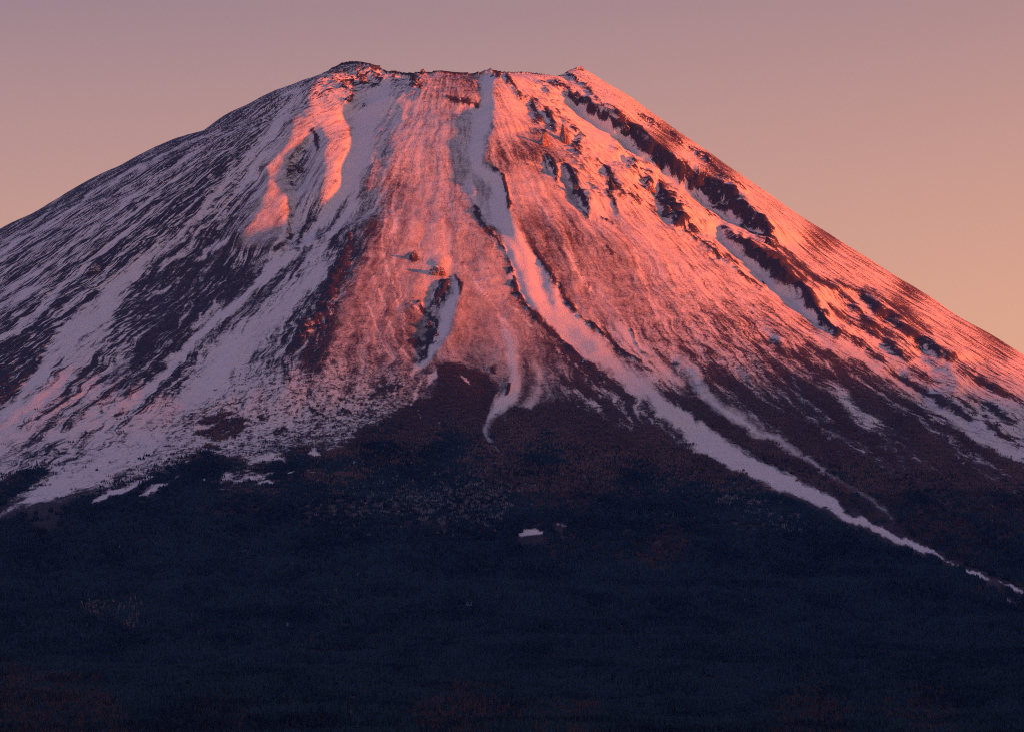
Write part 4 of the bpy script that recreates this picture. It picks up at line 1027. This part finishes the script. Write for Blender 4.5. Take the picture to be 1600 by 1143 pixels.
def round_tree(R, h, w, n, base=(0, 0, 0), low=.25):
    V, F = [], []
    bx, by, bz = base
    prof = [(low, .25), (low + .2, .8), (.68, 1.0), (.88, .65)]
    for z, q in prof:
        for j in range(n):
            an = 6.283 * j / n + z
            rr = .5 * w * q * R.uniform(.6, 1.25)
            V.append((bx + rr * math.cos(an), by + rr * math.sin(an), bz + h * (z + R.uniform(-.06, .06))))
    for k in range(len(prof) - 1):
        for j in range(n):
            a, b = k * n + j, k * n + (j + 1) % n
            F += [(a, b, b + n), (a, b + n, a + n)]
    V.append((bx, by, bz + h)); t = len(V) - 1
    k = (len(prof) - 1) * n
    for j in range(n): F.append((k + j, k + (j + 1) % n, t))
    return V, F

def join(parts):
    V, F = [], []
    for v, f in parts:
        o = len(V); V += v; F += [tuple(i + o for i in q) for q in f]
    return V, F

def proto(name, vf, mat):
    me = bpy.data.meshes.new(name)
    me.from_pydata(vf[0], [], vf[1]); me.materials.append(mat)
    return bpy.data.objects.new(name, me)            # never linked: only the pattern for the wood

RT = random.Random(4)
def clump(kind_, n, rad, h0, h1):
    parts = []
    for _ in range(n):
        a, q = RT.uniform(0, 6.28), rad * math.sqrt(RT.random())
        b = (q * math.cos(a), q * math.sin(a), -.6)
        h = RT.uniform(h0, h1)
        if kind_ == 'con': parts.append(cone_tree(RT, h, h * RT.uniform(.34, .5), 3, 6, b))
        elif kind_ == 'lar': parts.append(cone_tree(RT, h, h * RT.uniform(.3, .45), 2, 5, b, .06))
        else: parts.append(round_tree(RT, h, h * RT.uniform(.7, 1.1), 5, b, .08))
    return join(parts)

def scatter(name, pts, rot, scl, pr, label):
    tone = np.clip(.25 + 1.5 * fbm(pts[:, 0] / 170, pts[:, 1] / 330, 3, 190) + .5 * pn(pts[:, 0] / 700, pts[:, 1] / 900, 194), -.3, 1.2)
    me = bpy.data.meshes.new(name)
    me.vertices.add(len(pts)); me.vertices.foreach_set('co', np.asarray(pts, np.float32).ravel())
    a = me.attributes.new('turn', 'FLOAT', 'POINT'); a.data.foreach_set('value', np.asarray(rot, np.float32))
    a = me.attributes.new('size', 'FLOAT', 'POINT'); a.data.foreach_set('value', np.asarray(scl, np.float32))
    a = me.attributes.new('tone', 'FLOAT', 'POINT'); a.data.foreach_set('value', np.asarray(tone, np.float32))
    o = bpy.data.objects.new(name, me); COL.objects.link(o)
    ng = bpy.data.node_groups.new(name, 'GeometryNodeTree')
    ng.interface.new_socket('Geometry', in_out='INPUT', socket_type='NodeSocketGeometry')
    ng.interface.new_socket('Geometry', in_out='OUTPUT', socket_type='NodeSocketGeometry')
    n, l = ng.nodes, ng.links
    gi, go = n.new('NodeGroupInput'), n.new('NodeGroupOutput')
    ip = n.new('GeometryNodeInstanceOnPoints'); oi = n.new('GeometryNodeObjectInfo')
    oi.inputs['Object'].default_value = pr
    oi.inputs['As Instance'].default_value = True
    t = n.new('GeometryNodeInputNamedAttribute'); t.data_type = 'FLOAT'; t.inputs['Name'].default_value = 'turn'
    s = n.new('GeometryNodeInputNamedAttribute'); s.data_type = 'FLOAT'; s.inputs['Name'].default_value = 'size'
    cb = n.new('ShaderNodeCombineXYZ')
    l.new(t.outputs['Attribute'], cb.inputs['Z'])
    l.new(gi.outputs[0], ip.inputs['Points']); l.new(oi.outputs['Geometry'], ip.inputs['Instance'])
    l.new(cb.outputs[0], ip.inputs['Rotation']); l.new(s.outputs['Attribute'], ip.inputs['Scale'])
    l.new(ip.outputs[0], go.inputs[0])
    md = o.modifiers.new('planting', 'NODES'); md.node_group = ng
    o['kind'] = 'stuff'; o['label'] = label
    return o

def candidates(n, d0, d1, s=.152):
    d = np.sqrt(rng.uniform(d0 * d0, d1 * d1, n)); q = rng.uniform(-s, s, n)
    x, y = CX + q * d, CY + d
    z, u, v, _ = height(x, y)
    return x, y, z, u, v

# ------------------------------------------------------------------ the forest at the foot
fx, fy, fz_, fu, fv = candidates(125000, 4350, 10900)
dens, bw, pl = sample(VEG, fu, fv), sample(BROWN, fu, fv), sample(PALE, fu, fv)
bw = bw + .34 * fbm(fx / 260, fy / 420, 3, 170) + .02
sn_ = np.max([sample(SNOW, fu, fv - q) for q in (0, 4)] + [sample(SNOW, fu, fv - q) * smooth(300, 330, fu) * (1 - smooth(1000, 1040, fu)) for q in (8, 12, 17)], axis=0) + .25 * pn(fx / 30, fy / 30, 171)
rr_ = np.hypot(fx, fy)
keep = (rng.random(len(fx)) < np.maximum(dens, smooth(3500, 4000, rr_)) * 1.1) & (sn_ < .42) & (fv < 1260) & (rr_ > 3050)
hf = smooth(3100, 4600, rr_)                       # trees grow taller lower down
typ = np.where(rng.random(len(fx)) < np.minimum(pl * .9, .62), 2, np.where(rng.random(len(fx)) < smooth(.42, .85, bw) * .8, 1, 0))
size = (.55 + .5 * hf) * rng.uniform(.75, 1.2, len(fx))
protos = [proto('spruce_clump', clump('con', 7, 9.5, 9, 16), M_CON), proto('larch_clump', clump('lar', 8, 9.5, 7, 13), M_LAR), proto('frosted_clump', clump('lar', 8, 9.5, 5, 10), M_PALE)]
for k, (nm, lb) in enumerate([('forest', 'dense dark blue green conifer forest around the foot of the mountain'), ('larch_woods', 'bare brown larch woods among the dark forest'), ('frosted_woods', 'pale frosted woods in a strip below the snow line')]):
    m = keep & (typ == k)
    scatter(nm, np.stack([fx, fy, fz_], 1)[m], rng.uniform(0, 6.28, m.sum()), size[m], protos[k], lb)

# ------------------------------------------------------------------ scrub and heath climbing between the snow tracks
hx, hy, hz, hu, hv = candidates(150000, 9900, 12300, .15)
dens, bw, pl = sample(VEG, hu, hv), sample(BROWN, hu, hv), sample(PALE, hu, hv)
sn_ = sample(SNOW, hu, hv) + .4 * pn(hx / 20, hy / 20, 172) + .25 * pn(hx / 60, hy / 60, 173)
rr_ = np.hypot(hx, hy)
keep = (rng.random(len(hx)) < dens * .66) & (sn_ < .46) & (rr_ < 3600)
typ = np.where(rng.random(len(hx)) < np.minimum(pl * .9, .62), 2, np.where(rng.random(len(hx)) < smooth(.3, .6, bw + .2 * pn(hx / 120, hy / 120, 174)), 1, 0))
hs = smooth(3300, 2300, rr_)
size = (1.25 - .75 * hs) * rng.uniform(.7, 1.25, len(hx))
protos2 = [proto('dwarf_spruce_clump', clump('con', 7, 8, 4, 7.5), M_CON), proto('heath_clump', clump('lar', 8, 8, 3.5, 7), M_HEATH), proto('frosted_scrub_clump', clump('lar', 8, 8, 3, 6), M_PALE)]
for k, (nm, lb) in enumerate([('dwarf_conifers', 'dark dwarf conifers at the edge of the snow'), ('heath', 'purple brown heath and larch scrub between the snow tracks'), ('frosted_scrub', 'pale frosted scrub just under the snow line')]):
    m = keep & (typ == k)
    scatter(nm, np.stack([hx, hy, hz], 1)[m], rng.uniform(0, 6.28, m.sum()), size[m], protos2[k], lb)

# ------------------------------------------------------------------ crags and knolls that stand out of the slope
crag_mat, N, L, P = new_mat('snow_dusted_lava')
g_ = N.new('ShaderNodeNewGeometry'); sp_ = N.new('ShaderNodeSeparateXYZ'); L.new(g_.outputs['Normal'], sp_.inputs[0])
cn = noise(N, L, .16, 4, .65, g_.outputs['Position'])
up_ = math_(N, L, 'ADD', sp_.outputs['Z'], math_(N, L, 'MULTIPLY', math_(N, L, 'SUBTRACT', cn, .5), 1.1))
lav = mix(N, L, (.030, .028, .036), (.085, .060, .060), cn)
L.new(mix(N, L, lav, (.78, .78, .82), mapr(N, L, up_, .4, .7)), P.inputs['Base Color'])
P.inputs['Roughness'].default_value = .9
sunlit_rock_mat, N, L, P = new_mat('sunlit_red_scoria')  # red rock for crags in the sun, colour warmed and lightened as sunlight
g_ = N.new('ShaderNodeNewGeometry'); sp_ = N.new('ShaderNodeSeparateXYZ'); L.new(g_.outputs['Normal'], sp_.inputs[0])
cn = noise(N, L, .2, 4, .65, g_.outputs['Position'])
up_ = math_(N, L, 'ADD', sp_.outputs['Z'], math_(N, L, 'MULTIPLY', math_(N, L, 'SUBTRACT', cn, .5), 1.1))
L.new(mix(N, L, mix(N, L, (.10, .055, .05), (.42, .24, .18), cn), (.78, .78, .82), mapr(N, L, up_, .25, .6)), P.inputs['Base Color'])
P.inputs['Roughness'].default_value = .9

def rock(name, p, sx, sy, sz, mat, seed, label, peak=1.0, lean=0.0):
    """a faceted outcrop rooted in the slope"""
    R = random.Random(seed)
    bm = bmesh.new()
    bmesh.ops.create_icosphere(bm, subdivisions=4, radius=1)
    cuts = [(Vector((R.uniform(-1, 1), R.uniform(-1, 1), R.uniform(-.2, 1))).normalized(), R.uniform(.55, .9)) for _ in range(9)]
    for v in bm.verts:
        c = v.co.copy()
        for n_, d_ in cuts:
            k = c.dot(n_) - d_
            if k > 0: c -= n_ * k
        c *= 1 + .22 * mnoise.noise(c * 2.6 + Vector((seed, 0, 0))) + .16 * mnoise.noise(c * 6.5 + Vector((0, seed, 0))) + R.uniform(-.03, .03)
        if c.z > 0:
            q = 1 - (1 - 1 / (1 + peak)) * min(1, c.z)
            c.x = c.x * q + lean * c.z; c.y *= q
        v.co = Vector((c.x * sx, c.y * sy, c.z * sz))
    me = bpy.data.meshes.new(name); bm.to_mesh(me); bm.free()
    me.materials.append(mat)
    o = bpy.data.objects.new(name, me); COL.objects.link(o)
    o.location = (p[0], p[1], p[2])
    o.rotation_euler = (0, 0, 0)
    tag(o, label, 'rock')
    return o

crags = [  # u, v of the foot; half width, half depth, height in metres; material; peak; lean; words
 (660, 112, 10, 8, 12, crag_mat, .4, 0, 'small dark rock knob standing on the crater rim'),
 (905, 109, 19, 12, 13, sunlit_rock_mat, .1, 0, 'orange lit block of rock on the right end of the crater rim'),
 (586, 104, 0, 0, 0, None, 0, 0, ''),
 (882, 221, 19, 18, 66, sunlit_rock_mat, .5, 0, 'tall orange lit rock pinnacle on the upper right slope'),
 (850, 226, 20, 18, 44, sunlit_rock_mat, 1.6, .15, 'pointed orange lit spur just left of the tall rock pinnacle'),
 (649, 132, 22, 16, 26, crag_mat, .5, .1, 'dark shaded outcrop below the middle of the crater rim'),
 (568, 129, 19, 14, 20, crag_mat, .4, 0, 'dark overhanging outcrop below the left summit'),
 (539, 136, 16, 12, 19, crag_mat, .5, -.1, 'split dark outcrop on the left shoulder of the summit'),
 (545, 158, 12, 9, 10, crag_mat, .3, 0, 'low dark ledge in the snow under the left summit'),
 (645, 404, 9, 8, 17, crag_mat, .7, 0, 'lone dark rock tooth on the smooth reddish ridge'),
 (684, 428, 26, 18, 24, sunlit_rock_mat, .3, 0, 'sunlit rock cluster at the head of the narrow lower gully'),
 (670, 512, 12, 10, 20, crag_mat, .4, .2, 'dark scarp rock on the left bank of the narrow lower gully'),
 (903, 160, 20, 14, 30, crag_mat, .5, -.2, 'dark crag at the top of the black rock band'),
 (977, 212, 18, 14, 28, crag_mat, .5, -.2, 'dark crag stepping down the upper black rock band'),
 (1046, 338, 22, 18, 36, crag_mat, .6, -.2, 'shaded buttress in the belt of crags right of centre'),
 (957, 296, 16, 13, 30, crag_mat, .5, -.2, 'jagged shaded crag above the middle of the crag belt'),
 (1015, 298, 18, 14, 30, sunlit_rock_mat, .5, -.1, 'reddish lit crag beside the shaded buttress'),
 (900, 300, 15, 12, 30, crag_mat, .8, -.2, 'upright dark rib of rock left of the crag belt'),
 (1204, 384, 26, 18, 40, crag_mat, .4, -.2, 'blunt dark end of the black rock band on the right flank'),
 (468, 268, 20, 14, 26, crag_mat, .4, .1, 'dark hollow-side rock between the two lit ribs on the left'),
 (772, 119, 12, 9, 14, crag_mat, .9, 0, 'snowy horn on the rim at the top of the central gully'),
 (150, 425, 26, 16, 22, crag_mat, .3, .1, 'black lava wall above the long white drift on the left'),
]
pts = at([c[0] for c in crags], [c[1] for c in crags])
for k, (c, p) in enumerate(zip(crags, pts)):
    if c[2]: rock('crag', p, c[2], c[3], c[4], c[5], 20 + k, c[8], c[6], c[7])

# ------------------------------------------------------------------ the weather station on the left summit
st = bpy.data.objects.new('summit_station', None); COL.objects.link(st)
p = at([584], [107])[0]
st.location = (p[0], p[1] + 4, p[2] - 1.5)
tag(st, 'low dark summit station building with a red lit end on the left summit', 'building')
def boxmesh(name, x0, x1, y0, y1, z0, z1, mat, parent, ridge=0.0):
    V = [(x0, y0, z0), (x1, y0, z0), (x1, y1, z0), (x0, y1, z0), (x0, y0, z1), (x1, y0, z1), (x1, y1, z1), (x0, y1, z1)]
    F = [(0, 3, 2, 1), (0, 1, 5, 4), (2, 3, 7, 6)]
    if ridge:
        ym = (y0 + y1) / 2
        V += [(x0, ym, z1 + ridge), (x1, ym, z1 + ridge)]
        F += [(4, 5, 9, 8), (6, 7, 8, 9), (1, 2, 6, 9, 5), (3, 0, 4, 8, 7)]
    else: F += [(4, 5, 6, 7), (1, 2, 6, 5), (3, 0, 4, 7)]
    return mesh_obj(name, V, F, mat, parent)
M_WALL, N, L, P = new_mat('station_wall'); P.inputs['Roughness'].default_value = .7
L.new(mix(N, L, (.11, .06, .055), (.17, .10, .09), noise(N, L, .6)), P.inputs['Base Color'])
M_ROOF, N, L, P = new_mat('station_roof'); P.inputs['Roughness'].default_value = .6
L.new(mix(N, L, (.05, .045, .05), (.09, .08, .085), noise(N, L, .5)), P.inputs['Base Color'])
M_GLASS, N, L, P = new_mat('window_glass'); P.inputs['Base Color'].default_value = (.03, .035, .05, 1); P.inputs['Roughness'].default_value = .12
boxmesh('wall', -13, 21, -5, 5, -4, 6.5, M_WALL, st)
boxmesh('roof', -13.8, 21.8, -5.8, 5.8, 6.52, 7.1, M_ROOF, st, 2.6)
boxmesh('tower', -11, -5, -2.6, 2.6, 7.0, 13.5, M_WALL, st)
for k in range(6):
    w_ = boxmesh('window', -10 + k * 5, -7.6 + k * 5, -5.12, -4.9, 1.6, 4.0, M_ROOF, st)
    boxmesh('pane', -9.7 + k * 5, -7.9 + k * 5, -5.16, -5.125, 1.9, 3.7, M_GLASS, w_)

# ------------------------------------------------------------------ trees one can tell apart
def tree_meshes(kind_, R, h):
    # trunk with limbs
    V, F = [], []
    def limb(a, b, r0, r1, n=5):
        i0 = len(V)
        for q, r in ((a, r0), (b, r1)):
            for j in range(n):
                an = 6.283 * j / n
                V.append((q[0] + r * math.cos(an), q[1] + r * math.sin(an), q[2]))
        for j in range(n): F.append((i0 + j, i0 + (j + 1) % n, i0 + n + (j + 1) % n, i0 + n + j))
    bend = [(R.uniform(-.3, .3) * z, R.uniform(-.3, .3) * z, h * z) for z in (0, .3, .6, .98)]
    bend[0] = (0, 0, -1.0)
    rad = [h * .016, h * .012, h * .008, h * .003]
    for k in range(3): limb(bend[k], bend[k + 1], rad[k], rad[k + 1])
    CV2, CF = [], []
    if kind_ == 'pale':
        for k in range(9):
            z = R.uniform(.3, .92) * h; an = R.uniform(0, 6.28); ln = (1.05 - z / h) * h * .28
            limb((0, 0, z), (ln * math.cos(an), ln * math.sin(an), z + ln * .9), h * .006, h * .0025, 3)
        for k in range(70):
            z = R.uniform(.45, 1.0) * h; an = R.uniform(0, 6.28); q = R.uniform(.2, 1) * (1.15 - z / h) * h * .28
            x, y = q * math.cos(an), q * math.sin(an); s = h * .035
            i0 = len(CV2)
            for _ in range(3): CV2.append((x + R.uniform(-s, s), y + R.uniform(-s, s), z + R.uniform(-s, 1.6 * s)))
            CF.append((i0, i0 + 1, i0 + 2))
    else:
        for k in range(7):
            z = R.uniform(.25, .8) * h; an = R.uniform(0, 6.28); ln = (1.05 - z / h) * h * .3
            limb((0, 0, z), (ln * math.cos(an), ln * math.sin(an), z + ln * .8), h * .007, h * .003, 3)
        for k in range(150):
            an = R.uniform(0, 6.28); t = R.uniform(-1, 1); rr = R.random() ** .4
            x = math.sqrt(1 - t * t) * math.cos(an) * rr * h * .30; y = math.sqrt(1 - t * t) * math.sin(an) * rr * h * .30
            z = h * (.62 + .36 * t * rr); s = h * .06
            i0 = len(CV2)
            for _ in range(3): CV2.append((x + R.uniform(-s, s), y + R.uniform(-s, s), z + R.uniform(-s, s)))
            CF.append((i0, i0 + 1, i0 + 2))
    out = []
    for nm, v_, f_ in (('trunk', V, F), ('crown', CV2, CF)):
        me = bpy.data.meshes.new(nm); me.from_pydata(v_, [], f_); out.append(me)
    return out

def plant(name, meshes, mats, p, rot, s, label, cat, group):
    o = bpy.data.objects.new(name, None); COL.objects.link(o)
    o.location = p; o.rotation_euler = (0, 0, rot); o.scale = (s, s, s)
    tag(o, label, cat, group)
    for me, nm in zip(meshes, ('trunk', 'crown')):
        c = bpy.data.objects.new(nm, me); COL.objects.link(c); c.parent = o
    return o

RP = random.Random(9)
pale_sets = [tree_meshes('pale', RP, 17) for _ in range(5)]
for ms in pale_sets: ms[0].materials.append(M_SILVER); ms[1].materials.append(M_SILVER)
brown_sets = [tree_meshes('brown', RP, 13) for _ in range(5)]
for ms in brown_sets: ms[0].materials.append(M_BARK); ms[1].materials.append(M_LAR)

us = []
for _ in range(105):
    q = RP.random()
    us.append((125 + 98 * q, 941 + 4 * math.sin(q * 5) + RP.uniform(0, 26) * (.6 + .6 * q) + 3))
for _ in range(22): us.append((RP.uniform(188, 214), RP.uniform(968, 992)))
pp = at([q[0] for q in us], [q[1] for q in us])
for (u_, v_), p in zip(us, pp):
    plant('pale_tree', pale_sets[RP.randrange(5)], None, p, RP.uniform(0, 6.28), RP.uniform(.75, 1.15),
          'silvery bare tree in the light patch of the lower left forest', 'tree', 'pale bare trees in the lower left forest')
us = [(RP.uniform(876, 894), RP.uniform(997, 1006)) for _ in range(7)]
for p in at([q[0] for q in us], [q[1] for q in us]):
    plant('pale_tree', pale_sets[RP.randrange(5)], None, p, RP.uniform(0, 6.28), RP.uniform(.6, .85),
          'thin pale trunk in the small stand in the dark forest below the snow patches', 'tree', 'thin pale trunks in the middle of the forest')
us = [(RP.uniform(-6, 190), RP.uniform(1070, 1143)) for _ in range(150)]
pp = at([q[0] for q in us], [q[1] for q in us])
for (u_, v_), p in zip(us, pp):
    plant('bare_tree', brown_sets[RP.randrange(5)], None, p, RP.uniform(0, 6.28), RP.uniform(.8, 1.2),
          'bare brown broadleaf tree on the low hill in the bottom left corner', 'tree', 'brown trees on the bottom left hill')

# ------------------------------------------------------------------ evening air
hb = bmesh.new()
bmesh.ops.create_cube(hb, size=1.0)
for v_ in hb.verts:
    v_.co.x = -15000 if v_.co.x < 0 else 17000
    v_.co.y = -16400 if v_.co.y < 0 else 15000
    v_.co.z = Z.min() - 40 if v_.co.z < 0 else 3960
hm = bpy.data.meshes.new('haze'); hb.to_mesh(hm); hb.free()
haze = bpy.data.objects.new('haze', hm); COL.objects.link(haze)
haze['kind'] = 'stuff'
m = bpy.data.materials.new('haze'); m.use_nodes = True
N, L = m.node_tree.nodes, m.node_tree.links
N.clear()
ho = N.new('ShaderNodeOutputMaterial'); hv_ = N.new('ShaderNodeVolumePrincipled')
hv_.inputs['Color'].default_value = (.10, .31, 1.0, 1)
hv_.inputs['Density'].default_value = 0.95e-5
L.new(hv_.outputs[0], ho.inputs['Volume'])
hm.materials.append(m)
